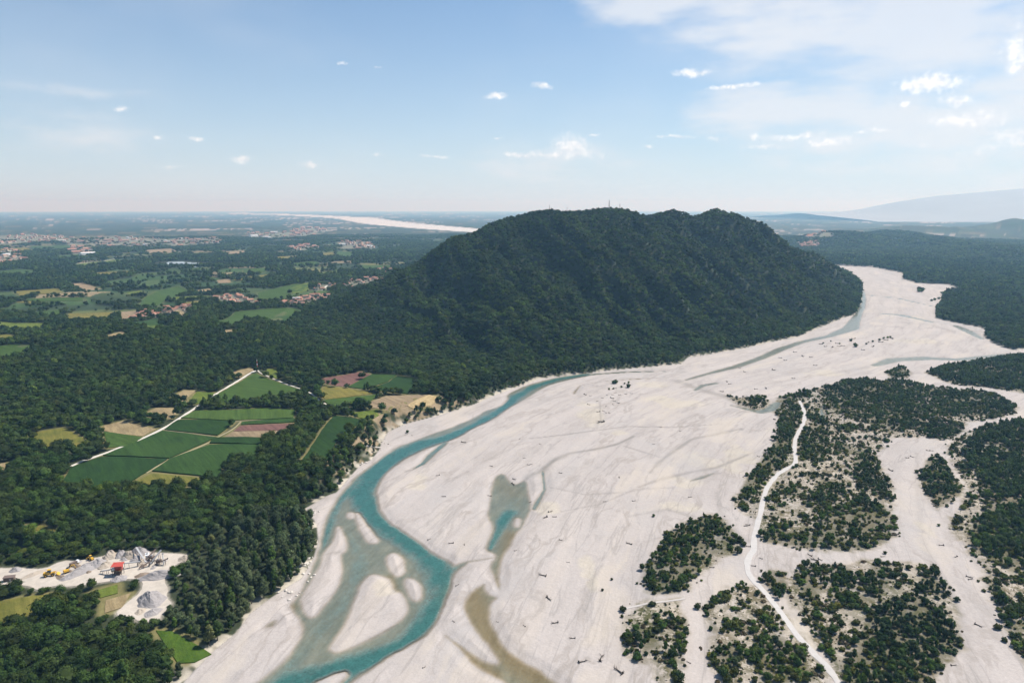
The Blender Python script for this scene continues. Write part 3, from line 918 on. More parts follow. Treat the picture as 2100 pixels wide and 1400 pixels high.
# ------------------------------------------------------------------ fields and roads (places)
FIELDS = [  # outline, crop, height of the crop, label, extra trees kept off
    ("523,766 567,784 627,804 600,812 553,817 493,830 433,818 470,796", 'mid', .9, 'green crop field narrowing to the red and white pole'),
    ("497,779 517,779 508,787 460,805 448,806", 'beige', .3, 'strip of dry grass beside the white farm road'),
    ("400,843 473,842 540,838 606,841 601,857 540,861 467,863 372,858", 'vine', .9, 'striped green field behind the hedge row'),
    ("365,862 483,864 447,893 337,882", 'dark', 1.2, 'dark green maize block between two grass tracks'),
    ("496,866 604,858 614,866 494,871", 'green', .9, 'thin green strip above the red ploughed field'),
    ("493,873 613,868 588,882 478,884", 'brown', .2, 'dark red half of the ploughed field'),
    ("477,885 588,883 563,897 460,896", 'tan', .2, 'pale pink half of the ploughed field'),
    ("437,899 560,898 533,912 430,909", 'dark', 1.4, 'narrow dark maize strip below the ploughed field'),
    ("333,884 443,898 347,940 210,935", 'green', 1.1, 'broad green crop field along the white farm road'),
    ("207,938 343,942 302,968 255,995 230,1007 175,1004 127,993 147,959", 'dark', 1.1, 'dark green crop field at the lower end of the farm road'),
    ("430,913 533,913 520,940 457,948 450,981 313,967 350,942", 'green', 1.2, 'green maize field with a bitten edge beside the oak wood'),
    ("310,971 443,984 400,993 367,1001 300,1002 257,997", 'meadow', .3, 'yellowish mown meadow below the maize field'),
    ("643,780 700,770 740,762 760,768 735,780 710,794 680,790", 'brown', .2, 'dark red ploughed field under the mountain forest'),
    ("763,768 813,770 795,783 747,798 713,794 740,780", 'green', .8, 'bright green field next to the dark red ploughed one'),
    ("815,771 857,778 837,808 800,804 760,798 797,784", 'dark', .9, 'deep green field tucked against the forest edge'),
    ("667,792 740,801 767,807 700,816 667,820 655,805", 'olive', .4, 'patchy yellow green strip field'),
    ("663,821 700,817 783,808 757,824 700,837 675,832", 'mid', .6, 'green strip field above the small hedge'),
    ("760,824 793,812 880,810 837,831 793,843 760,836", 'tan', .2, 'bare brown field on top of the eroded bluff'),
    ("835,832 880,810 903,815 883,833 847,838", 'straw', .5, 'golden stubble field above the river bluff'),
    ("713,848 773,840 783,848 762,861 740,858", 'light', .3, 'light green grass corner by the bluff'),
    ("687,853 747,863 715,884 690,905 668,950 617,950 650,900 668,872", 'dark', 1.0, 'long deep green field curving down behind the river trees'),
    ("60,890 100,882 133,877 173,900 167,922 120,918 83,913", 'meadow', .2, 'sunny yellow green meadow ringed by oaks'),
    ("213,873 253,863 320,880 293,894 240,890 213,883", 'beige', .2, 'dry tan meadow above the farm road'),
    ("293,850 320,837 370,837 353,858 320,858", 'beige', .2, 'small tan plot between two clumps of oak'),
    ("343,823 377,800 402,801 372,826", 'beige', .2, 'pale strip of mown hay beside the small copse'),
    ("404,803 440,806 420,827 382,830", 'light', .4, 'light green strip beside the small copse'),
    ("213,885 293,897 268,915 222,918", 'mid', .4, 'dull green paddock by the farm road'),
    ("545,757 567,757 571,777 556,772", 'light', .3, 'small green verge behind the red and white pole'),
    ("477,763 510,755 523,758 493,774 480,772", 'beige', .2, 'dry grass wedge at the top of the farm road'),
    ("-80,1240 0,1234 67,1222 100,1219 72,1253 60,1277 0,1292 -80,1300", 'meadow', .3, 'green meadow below the gravel works'),
    ("190,1213 240,1199 241,1217 207,1227", 'light', .3, 'patch of fresh grass beside the gravel works'),
    ("217,1230 267,1217 250,1247 213,1258", 'beige', .2, 'dry weedy bank beside the big gravel heap'),
    ("320,1292 352,1296 395,1318 433,1342 400,1357 367,1360 335,1318", 'lime', .3, 'bright green grass clearing near the river bank'),
    ("58,1076 85,1078 113,1087 96,1094 66,1086", 'olive', .2, 'tiny yellow clearing deep in the oak wood'),
    ("-10,952 10,950 26,963 0,972", 'beige', .2, 'pale clearing at the edge of the oak wood'),
]
FAR_FIELDS = [
    ("140,582 170,581 210,593 173,597", 'tan'), ("290,617 323,597 367,587 393,600 343,613 320,630 287,630", 'mid'), ("257,663 320,652 347,663 293,673", 'green'), ("247,640 283,637 280,650 250,663", 'tan'),
    ("140,643 240,640 217,657 140,660", 'olive'), ("0,660 33,663 93,663 87,680 0,677", 'light'), ("437,663 483,640 607,633 623,640 567,653 500,660 473,670", 'mid'), ("530,600 583,587 633,582 620,597 590,600 583,613 530,613", 'mid'),
    ("500,553 547,550 543,558 500,560", 'mid'), ("483,570 553,563 553,572 480,575", 'olive'), ("-30,735 0,710 33,707 77,707 43,730 0,738", 'mid'), ("23,620 73,618 67,623", 'olive'), ("50,613 167,610 173,617 67,618", 'mid'),
    ("143,543 233,533 260,533 200,543 150,548", 'light'), ("0,510 53,508 80,515 0,517", 'olive'), ("457,677 510,675 467,688", 'beige'), ("345,610 420,606 440,611 360,618", 'light'),
    ("300,668 340,668 350,676 300,677", 'light'), ("60,505 160,503 180,508 70,511", 'mid'), ("690,515 722,517 720,527 690,527", 'mid'),
    ("662,520 687,516 686,526 664,527", 'olive'), ("775,523 797,523 798,528 774,528", 'light'), ("590,592 632,580 634,596 600,602", 'light'), ("540,655 600,648 590,660 550,664", 'green'), ("735,543 800,545 798,551 750,552", 'mid'),
    ("300,513 350,510 365,516 310,522", 'tan'), ("463,516 500,514 506,520 468,521", 'tan'), ("30,598 120,592 130,600 40,606", 'olive'), ("445,575 470,572 474,580 448,581", 'tan'), ("340,640 365,635 390,645 350,648", 'beige'),
    ("380,620 410,617 415,626 385,628", 'olive'), ("115,525 170,520 175,527 120,532", 'mid'), ("-40,690 20,686 50,694 0,702", 'meadow'), ("210,690 250,680 262,690 225,700", 'beige'), ("100,680 130,677 140,683 110,688", 'beige'),
    ("150,672 190,669 195,676 160,680", 'meadow'), ("70,640 120,636 124,645 80,650", 'mid'), ("-60,560 40,552 90,556 20,566", 'mid'), ("190,560 260,556 270,563 200,568", 'olive'), ("600,540 650,536 655,543 610,547", 'mid'),
    ("560,528 610,524 616,530 570,534", 'olive'), ("260,600 290,596 296,604 268,608", 'light'), ("400,596 430,592 436,600 404,603", 'beige'), ("640,560 690,556 694,563 650,567", 'light'),
]
ROADS = [
    ("143,957 170,945 197,936 240,920 283,903 333,880 366,860 400,837 427,818 462,797 497,775 517,763 526,759", 2.0, 'gravel_road', 'straight white gravel farm road between the crop fields'),
    ("528,758 533,765 553,773 573,782 600,792 630,802 645,812 657,823 670,829 682,838", 1.2, 'gravel_road', 'narrow white path forking from the red and white pole'),
    ("363,861 400,862 466,864 520,862 603,856", .9, 'verge', 'thin pale grass track between maize and striped field'),
    ("494,865 478,880 447,896 430,908 347,941 300,970", 1.0, 'verge', 'pale field track running down between the maize fields'),
    ("335,882 390,888 440,895", .7, 'verge', 'faint pale boundary path across the green fields'),
    ("-40,690 0,679 40,672 83,667", 2.4, 'gravel_road', 'pale lane bordering the light green valley field'),
    ("143,660 180,657 213,654", 2.2, 'gravel_road', 'pale lane beside the yellowish valley field'),
    ("333,597 337,602 334,606 338,611", 2.5, 'gravel_road', 'zigzag pale lane climbing the valley field'),
    ("388,636 440,630 500,628 527,630", 2.6, 'asphalt', 'grey village road between two rows of houses'),
    ("661,595 667,588 672,585", 3.0, 'gravel_road', 'short pale lane beside the upper village'),
    ("620,597 632,586", 4.0, 'gravel_road', 'short sandy lane by the green terrace'),
    ("150,541 200,537 238,531 240,526", 3.5, 'gravel_road', 'far pale lane curling round a knoll'),
    ("372,655 376,645 380,640", 2.2, 'gravel_road', 'short lane dropping from the nearer village'),
]
QUARRY = "0,1166 40,1164 90,1168 126,1150 156,1150 174,1148 208,1142 236,1134 280,1130 320,1134 380,1136 410,1144 370,1150 344,1176 336,1192 346,1208 340,1224 356,1240 330,1260 328,1274 285,1275 270,1264 232,1262 260,1236 290,1214 294,1192 276,1186 225,1192 172,1200 128,1204 112,1200 80,1212 56,1200 0,1198 -60,1198 -60,1160"
FIELD_W = [L(f[0]) for f in FIELDS]
FAR_W = [L(f[0]) for f in FAR_FIELDS]
ROAD_W = [smooth_poly(L(r[0]), 2, False) for r in ROADS]
TRACK_W = [smooth_poly(L(r[0]), 2, False) for r in TRACK]
QUARRY_W = smooth_poly(L(QUARRY), 1)
VILLAGES = [  # outline on the land, how many houses, size, label tail, group
    ("272,652 300,638 312,641 318,650 296,656 276,658", 16, 1.0, 'at the lower end of the hamlet', 'houses of the lower hamlet'),
    ("312,645 345,632 392,626 395,634 352,646 318,652", 18, .9, 'in the middle of the hamlet', 'houses of the hamlet'),
    ("440,612 475,604 515,612 535,622 520,627 470,622", 20, 1.0, 'in the roadside village below the woods', 'houses of the roadside village'),
    ("568,625 590,618 640,606 672,604 672,612 630,624 600,628", 30, 1.0, 'in the mountain foot village', 'houses of the mountain foot village'),
    ("700,586 720,574 760,570 790,566 785,574 745,586 712,592", 36, 1.0, 'in the upper village beside the mountain', 'houses of the upper village'),
    ("632,594 650,585 690,582 690,590 650,597", 8, 1.0, 'by the lane below the upper village', 'houses by the village lane'),
    ("770,556 800,550 805,558 780,562", 8, 1.3, 'on the saddle beside the mountain', 'houses on the saddle'),
]
TOWNS = [("-40,486 60,480 140,486 100,497 0,500", 60, 1.7), ("100,490 260,484 340,492 300,505 160,510", 70, 1.6), ("300,492 440,486 470,500 360,506", 40, 1.6), ("-40,528 40,520 60,532 0,542", 22, 1.5),
         ("0,512 30,510 40,518 0,522", 12, 1.4), ("140,508 190,508 185,524 150,522", 14, 2.2), ("580,504 640,502 660,512 600,514", 24, 1.6), ("690,496 760,495 770,512 700,510", 34, 1.6), ("500,478 640,474 660,484 520,490", 36, 2.2),
         ("1635,500 1675,496 1680,506 1645,508", 22, 1.8), ("1650,484 1710,482 1712,488 1655,490", 16, 2.4), ("590,470 640,466 680,472 620,478", 22, 2.6)]
VILL_W = [L(v[0]) for v in VILLAGES]
TOWN_W = [L(v[0]) for v in TOWNS]

# ------------------------------------------------------------------ ground: colours of what lies on it
fx, fy = gx.ravel(), gy.ravel()
frr = np.hypot(fx, fy)
fout = -bed_sd(fx, fy)
ffoot = sdf(FOOT, fx, fy, 40.0)


def woodland(x, y):
    """how much of the land is woodland, 0..1, before fields and villages are cut out"""
    r = np.hypot(x, y)
    n = fbm(x / 330 + .3 * fbm(x / 150, y / 150, 5, 2), y / 420, 91, 4)
    thr = np.interp(r, [0, 1750, 2150, 3000, 5000, 8000], [-1, -1, .47, .53, .52, .48])
    east = sstep(300, 900, x - (y - 2500) * .05)
    thr = thr - east * .5 * sstep(9000, 5500, r)
    f = sstep(thr - .01, thr + .03, n)
    w = fbm(x / 700, y / 700, 71, 2) * 900
    xr, yr = (x * math.cos(.35) + y * math.sin(.35) + w) / 210, (-x * math.sin(.35) + y * math.cos(.35) + w * .4) / 150
    ed = np.minimum(np.abs(xr - np.round(xr)) * 210, np.abs(yr - np.round(yr)) * 150)
    f = np.maximum(f, (ed < 13) * (r < 6500) * (vnoise(x / 90, y / 90, 6) > .42))
    f = np.maximum(f, sstep(-260, -120, sdf(LAKE_W, x, y, 300.0)))
    return np.where(sdf(FOOT, x, y, 5.0) > 0, 1.0, f)


def patchwork(x, y):
    """open farmland far off: parcels of different crops"""
    w = fbm(x / 700, y / 700, 71, 2) * 900
    a = .35
    xr = (x * math.cos(a) + y * math.sin(a) + w) / 210
    yr = (-x * math.sin(a) + y * math.cos(a) + w * .4) / 150
    h = _hash(np.floor(xr), np.floor(yr), 5)
    cols = np.array([(.030, .060, .020), (.045, .085, .024), (.060, .095, .028), (.10, .12, .04), (.16, .15, .065), (.24, .19, .11), (.035, .055, .022), (.05, .075, .025)])
    return cols[np.minimum((h * len(cols)).astype(int), len(cols) - 1)]


def excl_fields(x, y):
    best = np.full(x.shape, -40.0)
    for P in FIELD_W:
        best = np.maximum(best, sdf(P, x, y, 30.0))
    bf = np.full(x.shape, -40.0)
    for P in FAR_W:
        bf = np.maximum(bf, sdf(P, x, y, 30.0))
    return best, bf


def village_sd(x, y):
    b = np.full(x.shape, -60.0)
    for P in VILL_W + TOWN_W:
        b = np.maximum(b, sdf(P, x, y, 50.0))
    return b


def road_gap(x, y):
    b = np.full(x.shape, 1e3)
    for P, r in zip(ROAD_W, ROADS):
        k = (x > P[:, 0].min() - 30) & (x < P[:, 0].max() + 30) & (y > P[:, 1].min() - 30) & (y < P[:, 1].max() + 30)
        if k.any():
            b[k] = np.minimum(b[k], line_dist(P, x[k], y[k]) - r[1])
    for P, r in zip(TRACK_W, TRACK):
        k = (x > P[:, 0].min() - 30) & (x < P[:, 0].max() + 30) & (y > P[:, 1].min() - 30) & (y < P[:, 1].max() + 30)
        if k.any():
            b[k] = np.minimum(b[k], line_dist(P, x[k], y[k]) - r[1])
    return b


tint = np.tile(np.array([.034, .042, .020]), (len(fx), 1))
wl = woodland(fx, fy)
op = patchwork(fx, fy)
op = op * (.75 + .5 * fbm(fx / 25, fy / 25, 19, 3))[:, None] * np.interp(frr, [3000, 9000], [.9, .48])[:, None]
kk = (1 - wl)[:, None]
tint = tint * (1 - kk) + op * kk
near_open = (frr < 2600)
ef, eff = excl_fields(fx, fy)
gmask = sstep(-7, -2, ef)[:, None]
tint = tint * (1 - gmask) + np.array([.15, .135, .055]) * gmask
gmask = sstep(-14, -4, eff)[:, None] * (frr < 6000)[:, None]
tint = tint * (1 - gmask) + np.array([.075, .09, .035]) * gmask
vs = sstep(-10, 15, village_sd(fx, fy))[:, None]
tint = tint * (1 - vs) + np.array([.15, .145, .10]) * vs
# built-up specks beyond the houses that are modelled
tw = sstep(.60, .68, fbm(fx / 600, fy / 900, 101, 3)) * sstep(6500, 8500, frr) * (gz.ravel() < 30) * (_hash(np.floor(fx / 45), np.floor(fy / 160), 4) > .55)
tint = tint * (1 - .8 * tw[:, None]) + .8 * tw[:, None] * np.array([.34, .28, .25])
# bare conglomerate on the steep bank
gr, gc = np.gradient(gz)
dr = np.gradient(RR)[:, None]
dc = RR[:, None] * np.gradient(AZ)[None, :]
slope = np.hypot(gr / dr, gc / dc).ravel()
rock = sstep(.34, .65, slope) * (ffoot < -5) * (fout > -2) * (frr < 1500) * sstep(.36, .5, fbm(fx / 14, fy / 14, 33, 3))
tint = tint * (1 - rock[:, None]) + np.array([.24, .185, .115]) * rock[:, None]
beach = sstep(14, 1, fout) * (fout > 0) * sstep(.45, .6, fbm(fx / 12, fy / 12, 35, 2))
tint = tint * (1 - beach[:, None]) + np.array([.40, .36, .29]) * beach[:, None]
q = sstep(-3, 3, sdf(QUARRY_W, fx, fy, 20))[:, None]
tint = tint * (1 - q) + np.array([.46, .41, .35]) * q
fb = sstep(-60, 30, sdf(FAR_BED, fx, fy, 200.0))[:, None]
tint = tint * (1 - fb) + np.array([.48, .45, .42]) * fb
# the bed itself
onbed = sstep(1.0, -1.0, fout)
bx, by = fx[fout < 15], fy[fout < 15]
gcol = np.tile(np.array([.385, .348, .320]), (len(bx), 1))
sandm = np.zeros(len(bx))
for (u, v, w, h) in SAND:
    c = px_ground(u, v)
    ex = px_ground(u + w, v)[0] - c[0]
    ey = abs(px_ground(u, v - h)[1] - px_ground(u, v + h)[1]) / 2
    d = ((bx - c[0]) / ex) ** 2 + ((by - c[1]) / ey) ** 2 + (fbm(bx / 16, by / 16, 44, 4) - .5) * 2.6
    sandm = np.maximum(sandm, sstep(1.3, .2, d))
gcol = gcol * (1 - .8 * sandm[:, None]) + .8 * sandm[:, None] * np.array([.43, .385, .315])
wetm = np.zeros(len(bx))
for P, w, k in WETG:
    d, wv = line_dist(P, bx, by, w)
    wv = wv * (1 + 1.0 * (fbm(bx / 18, by / 18, 46, 3) - .5))
    wetm = np.maximum(wetm, k * np.exp(-(d / wv) ** 2))
wsd, wrk = water_sd(bx, by)
wetm = np.maximum(wetm, .34 * sstep(-2.6, .5, wsd))
gcol = gcol * (1 - wetm[:, None]) + wetm[:, None] * np.array([.20, .185, .165])
iss = np.zeros(len(bx))
for P in ISLANDS.values():
    iss = np.maximum(iss, sstep(-5, 4, sdf(P, bx, by, 20.0) + (fbm(bx / 9, by / 9, 48, 3) - .5) * 12))
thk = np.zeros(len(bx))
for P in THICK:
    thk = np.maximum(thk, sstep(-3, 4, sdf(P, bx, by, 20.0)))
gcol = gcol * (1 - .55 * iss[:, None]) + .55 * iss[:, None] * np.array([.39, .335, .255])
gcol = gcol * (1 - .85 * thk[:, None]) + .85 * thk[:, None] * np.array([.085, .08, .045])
sel = fout < 15
ob = onbed[sel][:, None]
tint[sel] = tint[sel] * (1 - ob) + gcol * ob
scrub = np.zeros(len(fx))
scrub[sel] = iss
near_bed = np.nonzero(fout < 60)[0]
flow = np.zeros((len(fx), 3))
d, s, sg = line_dist(FLOW_AXIS, fx[near_bed], fy[near_bed], None, True)
flow[near_bed, 0] = s
flow[near_bed, 1] = d * sg
verts = np.stack([fx, fy, gz.ravel()], 1)
idx = np.arange(NR * NC).reshape(NR, NC)
quads = np.stack([idx[:-1, :-1], idx[:-1, 1:], idx[1:, 1:], idx[1:, :-1]], -1).reshape(-1, 4)
fo_q = fout[quads].mean(1)
ft_q = ffoot[quads].mean(1)
attrs = {'tint': ('FLOAT_COLOR', np.concatenate([tint, np.ones((len(tint), 1))], 1)), 'bed': ('FLOAT', onbed), 'scrub': ('FLOAT', scrub), 'flow': ('FLOAT_VECTOR', flow)}
bedq = fo_q <= 0
mtq = (~bedq) & (ft_q > 0)
tag(grid_mesh('river_bed', verts, quads[bedq], M_GROUND, attrs), 'wide braided river bed of pale gravel', 'river bed', kind='structure')
tag(grid_mesh('mountain', verts, quads[mtq], M_GROUND, attrs), 'forested mountain with three rounded summits above the river', 'mountain', kind='structure')
tag(grid_mesh('ground', verts, quads[~bedq & ~mtq], M_GROUND, attrs), 'wooded terrace land and the far farming plain', 'ground', kind='structure')

# water sheets: level, showing wherever the bed dips under them
wfull = np.full(len(fx), -60.0)
wfull[sel] = wsd
dfull, gfull = np.zeros(len(fx)), np.zeros(len(fx))
dd_, gg_ = deep_of(bx, by, wrk)
dfull[sel] = np.where(wsd > 0, dd_ * sstep(0, 6, np.maximum(wsd, wrk * 9)), 0)
gfull[sel] = gg_
WNAMES = {'river': ('main turquoise river channel curling round the gravel bars', 'river'), 'side_pool': ('forked shallow pool with a turquoise throat on the gravel', 'pool'), 'backwater': ('golden brown backwater draining over the gravel', 'backwater'),
          'green_pool': ('tiny green pool beside the river bank', 'pool'), 'stream': ('pale thin streams braided over the upper river bed', 'stream')}
taken = np.zeros(len(quads), bool)
wq = wfull[quads].max(1) > -.5
wverts = verts.copy()
wverts[:, 2] = WATER_Z
shoal = sstep(0, 5, wfull)
wat = {'shoal': ('FLOAT', shoal), 'deep': ('FLOAT', dfull), 'gold': ('FLOAT', gfull), 'flow': ('FLOAT_VECTOR', flow)}
cx, cyq = fx[quads].mean(1), fy[quads].mean(1)
for P, holes, nm in WATER_POLYS + [(None, None, 'stream')]:
    if P is None:
        k = wq & ~taken
    else:
        k = wq & ~taken & (sdf(P, cx, cyq, 30.0) > -9)
    taken |= k
    if k.any():
        tag(grid_mesh(nm, wverts, quads[k], M_WATER, wat), *WNAMES[nm], kind='structure')
lk = sdf(LAKE_W, fx, fy, 60.0)
k = (lk[quads].max(1) > -25)
lv = verts.copy()
lv[:, 2] = LAKE_Z - .9
m, t, out = new_mat('lake_water')
bsdf(t, out, rgba((.38, .43, .46)), .22, .8)  # bright base colour holds a painted glint of sky on the lake
tag(grid_mesh('lake', lv, quads[k], m, {}), 'small pale lake among dark woods on the plain', 'lake', kind='structure')


# ------------------------------------------------------------------ fields, roads, yard

def drape(name, P, mat, lift, step, skirt=True, wob=0.0):
    """a sheet laid over the ground inside outline P, with sides down to the soil"""
    edge = []
    n = len(P)
    for i in range(n):
        a, b = P[i], P[(i + 1) % n]
        k = max(1, int(np.linalg.norm(b - a) / step))
        for j in range(k):
            edge.append(a + (b - a) * j / k)
    edge = np.array(edge)
    if wob:
        ph = np.arange(len(edge))
        edge = edge + wob * np.stack([vnoise(ph * .7, ph * 0, 3) - .5, vnoise(ph * .7, ph * 0 + 5, 4) - .5], 1) * 2
    x0, y0 = edge.min(0)
    x1, y1 = edge.max(0)
    X, Y = np.meshgrid(np.arange(x0, x1, step), np.arange(y0, y1, step))
    X, Y = X.ravel() + .31 * step, Y.ravel() + .27 * step
    ins = sdf(edge, X, Y, 1.0) > step * .35
    pts = np.concatenate([edge, np.stack([X[ins], Y[ins]], 1)])
    ne = len(edge)
    org = pts.mean(0)
    r = delaunay_2d_cdt([Vector(p - org) for p in pts], [(i, (i + 1) % ne) for i in range(ne)], [], 1, 1e-4)
    V = np.array([(v.x + org[0], v.y + org[1]) for v in r[0]])
    Z = hg(V[:, 0], V[:, 1])
    base = np.array([org[0], org[1], float(hg(org[0], org[1]))])
    verts = [(v[0], v[1], z + lift) for v, z in zip(V, Z)]
    faces = [list(f) for f in r[2]]
    if skirt:
        cnt = {}
        for f in faces:
            for i in range(len(f)):
                e = (f[i], f[(i + 1) % len(f)])
                cnt[e] = 1
        for e in list(cnt):
            if (e[1], e[0]) not in cnt:
                a, b = e
                k = len(verts)
                verts += [(V[a][0], V[a][1], Z[a] - .6), (V[b][0], V[b][1], Z[b] - .6)]
                faces.append([b, a, k, k + 1])
    verts = np.array(verts) - base
    return mesh_obj(name, verts, faces, mat, None, base)


for f, P in zip(FIELDS, FIELD_W):
    tag(drape('field', P, FIELD_MAT[f[1]], f[2] + .25, 9.0, True, .8), f[3], 'field', kind='structure')
for f, P in zip(FAR_FIELDS, FAR_W):
    cname = {'mid': 'green', 'light': 'light green', 'tan': 'brown', 'beige': 'dry tan'}.get(f[1], f[1])
    tag(drape('field', P, FIELD_MAT[f[1]], .9, 30.0, True, 3.0), '%s field among the woods of the far plain' % cname, 'field', 'fields of the far plain', 'structure')


def ribbon(name, P, half, mat, lift, label, cat, step=5.0, edge=.25):
    pts = [P[0]]
    for a, b in zip(P[:-1], P[1:]):
        k = max(1, int(np.linalg.norm(b - a) / step))
        for j in range(1, k + 1):
            pts.append(a + (b - a) * j / k)
    pts = np.array(pts)
    tn = np.gradient(pts, axis=0)
    tn /= np.linalg.norm(tn, axis=1)[:, None] + 1e-9
    nr = np.stack([-tn[:, 1], tn[:, 0]], 1)
    i = np.arange(len(pts))
    wl_ = half * (1 + edge * (vnoise(i * .6, i * 0., 2) - .5) * 2)
    wr_ = half * (1 + edge * (vnoise(i * .6, i * 0. + 7, 3) - .5) * 2)
    rows = [pts + nr * wl_[:, None] * 1.25, pts + nr * wl_[:, None], pts, pts - nr * wr_[:, None], pts - nr * wr_[:, None] * 1.25]
    V = np.stack(rows, 1).reshape(-1, 2)
    Z = hg(V[:, 0], V[:, 1]).reshape(-1, 5)
    Z = Z + np.array([-.5, lift, lift + .05, lift, -.5])
    base = np.array([pts[0][0], pts[0][1], Z[0, 2]])
    V3 = np.concatenate([V, Z.reshape(-1, 1)], 1) - base
    faces = []
    for a in range(len(pts) - 1):
        for b in range(4):
            faces.append((a * 5 + b, a * 5 + b + 1, a * 5 + b + 6, a * 5 + b + 5))
    o = mesh_obj(name, V3, faces, mat, None, base)
    return tag(o, label, cat, kind='structure')


for P, r in zip(ROAD_W, ROADS):
    ribbon('road', P, r[1], M[r[2]], .35, r[3], 'road')
for P, r in zip(TRACK_W, TRACK):
    ribbon('track', P, r[1], M['track' if r[1] > 2 else 'faint_track'], .22, r[2], 'track')
tag(drape('quarry_yard', QUARRY_W, M['yard'], .3, 6.0, False), 'sandy yard of the gravel works among the trees', 'yard', kind='structure')

# ------------------------------------------------------------------ plants

def rand_unit(r, n):
    v = r.normal(size=(n, 3))
    return v / np.linalg.norm(v, axis=1)[:, None]


def ico(sub):
    bm = bmesh.new()
    bmesh.ops.create_icosphere(bm, subdivisions=sub, radius=1)
    V = np.array([v.co[:] for v in bm.verts])
    Fc = [tuple(v.index for v in f.verts) for f in bm.faces]
    bm.free()
    return V, Fc


ICO1, ICO2 = ico(1), ico(2)


def crown_mesh(name, rx, rz, zc, clumps, cards, size, mat, seed, flat=0.0, core=.78, point=0.0, low=-.55):
    r = np.random.default_rng(seed)
    V, Fc, lf = [], [], []
    # lumpy inner body so that the crown is not see-through
    cv, cf = ICO2
    lump = 1 + .22 * (np.sin(cv[:, 0] * 5 + seed) * np.cos(cv[:, 1] * 4.3 + seed * 2) + np.sin(cv[:, 2] * 6 + seed * 3))
    taper = 1 - point * np.clip(cv[:, 2], -.2, 1) * .75
    cvv = cv * core * lump[:, None] * np.stack([rx * taper, rx * taper, np.full(len(cv), rz)], 1) + np.array([0, 0, zc])
    V.append(cvv)
    Fc += cf
    lf.append(np.full(len(cv), .15))  # low tone all over: shade inside the crown put into the colour
    nb = len(cv)
    ctr = []
    while len(ctr) < clumps:
        d = rand_unit(r, 1)[0]
        if d[2] < low:
            continue
        ctr.append(d * (.72 + .3 * r.random()))
    ctr = np.array(ctr)
    tp = 1 - point * np.clip(ctr[:, 2], -.2, 1) * .75
    cpos = ctr * np.stack([rx * tp, rx * tp, np.full(clumps, rz)], 1)
    quads = []
    for c in cpos:
        rc = (.30 + .22 * r.random()) * min(rx, rz) * (1.2 if clumps < 14 else 1.0)
        u = rand_unit(r, cards)
        p = c + u * rc * np.cbrt(r.random(cards))[:, None] * np.array([1.15, 1.15, .8])
        nrm = p / (np.linalg.norm(p, axis=1)[:, None] + 1e-6) * .7 + u * .7 + rand_unit(r, cards) * .75
        nrm[:, 2] += .25
        nrm /= np.linalg.norm(nrm, axis=1)[:, None]
        a = np.cross(nrm, rand_unit(r, cards))
        a /= np.linalg.norm(a, axis=1)[:, None] + 1e-6
        b = np.cross(nrm, a)
        s = size * (.6 + .8 * r.random(cards))[:, None]
        tone = np.clip(.5 + .5 * (r.random() - .5) + .55 * (r.random(cards) - .5), 0, 1)
        k0 = nb
        q4 = np.stack([p - a * s, p - b * s * .7 + nrm * s * .15, p + a * s, p + b * s * .7 - nrm * s * .1], 1).reshape(-1, 3)
        q4[:, 2] += zc
        V.append(q4)
        lf.append(np.repeat(tone, 4))
        Fc += [(k0 + 4 * i, k0 + 4 * i + 1, k0 + 4 * i + 2, k0 + 4 * i + 3) for i in range(cards)]
        nb += 4 * cards
    V = np.concatenate(V)
    lf = np.concatenate(lf)
    me = bpy.data.meshes.new(name)
    me.from_pydata(V.tolist(), [], Fc)
    a = me.attributes.new('leaf', 'FLOAT', 'POINT')
    a.data.foreach_set('value', lf.astype(np.float32))
    me.materials.append(mat)
    me.update()
    return me


def tube(pts, rads, seg=6):
    V, Fc = [], []
    pts = [np.array(p, float) for p in pts]
    for i, p in enumerate(pts):
        tdir = pts[min(i + 1, len(pts) - 1)] - pts[max(i - 1, 0)]
        tdir /= np.linalg.norm(tdir) + 1e-9
        ref = np.array([1, 0, 0]) if abs(tdir[0]) < .8 else np.array([0, 1, 0])
        a = np.cross(tdir, ref)
        a /= np.linalg.norm(a)
        b = np.cross(tdir, a)
        for k in range(seg):
            th = 2 * math.pi * k / seg
            V.append(p + rads[i] * (a * math.cos(th) + b * math.sin(th)))
    for i in range(len(pts) - 1):
        for k in range(seg):
            k2 = (k + 1) % seg
            Fc.append((i * seg + k, i * seg + k2, (i + 1) * seg + k2, (i + 1) * seg + k))
    Fc.append(tuple(range(seg))[::-1])
    Fc.append(tuple((len(pts) - 1) * seg + k for k in range(seg)))
    return V, Fc


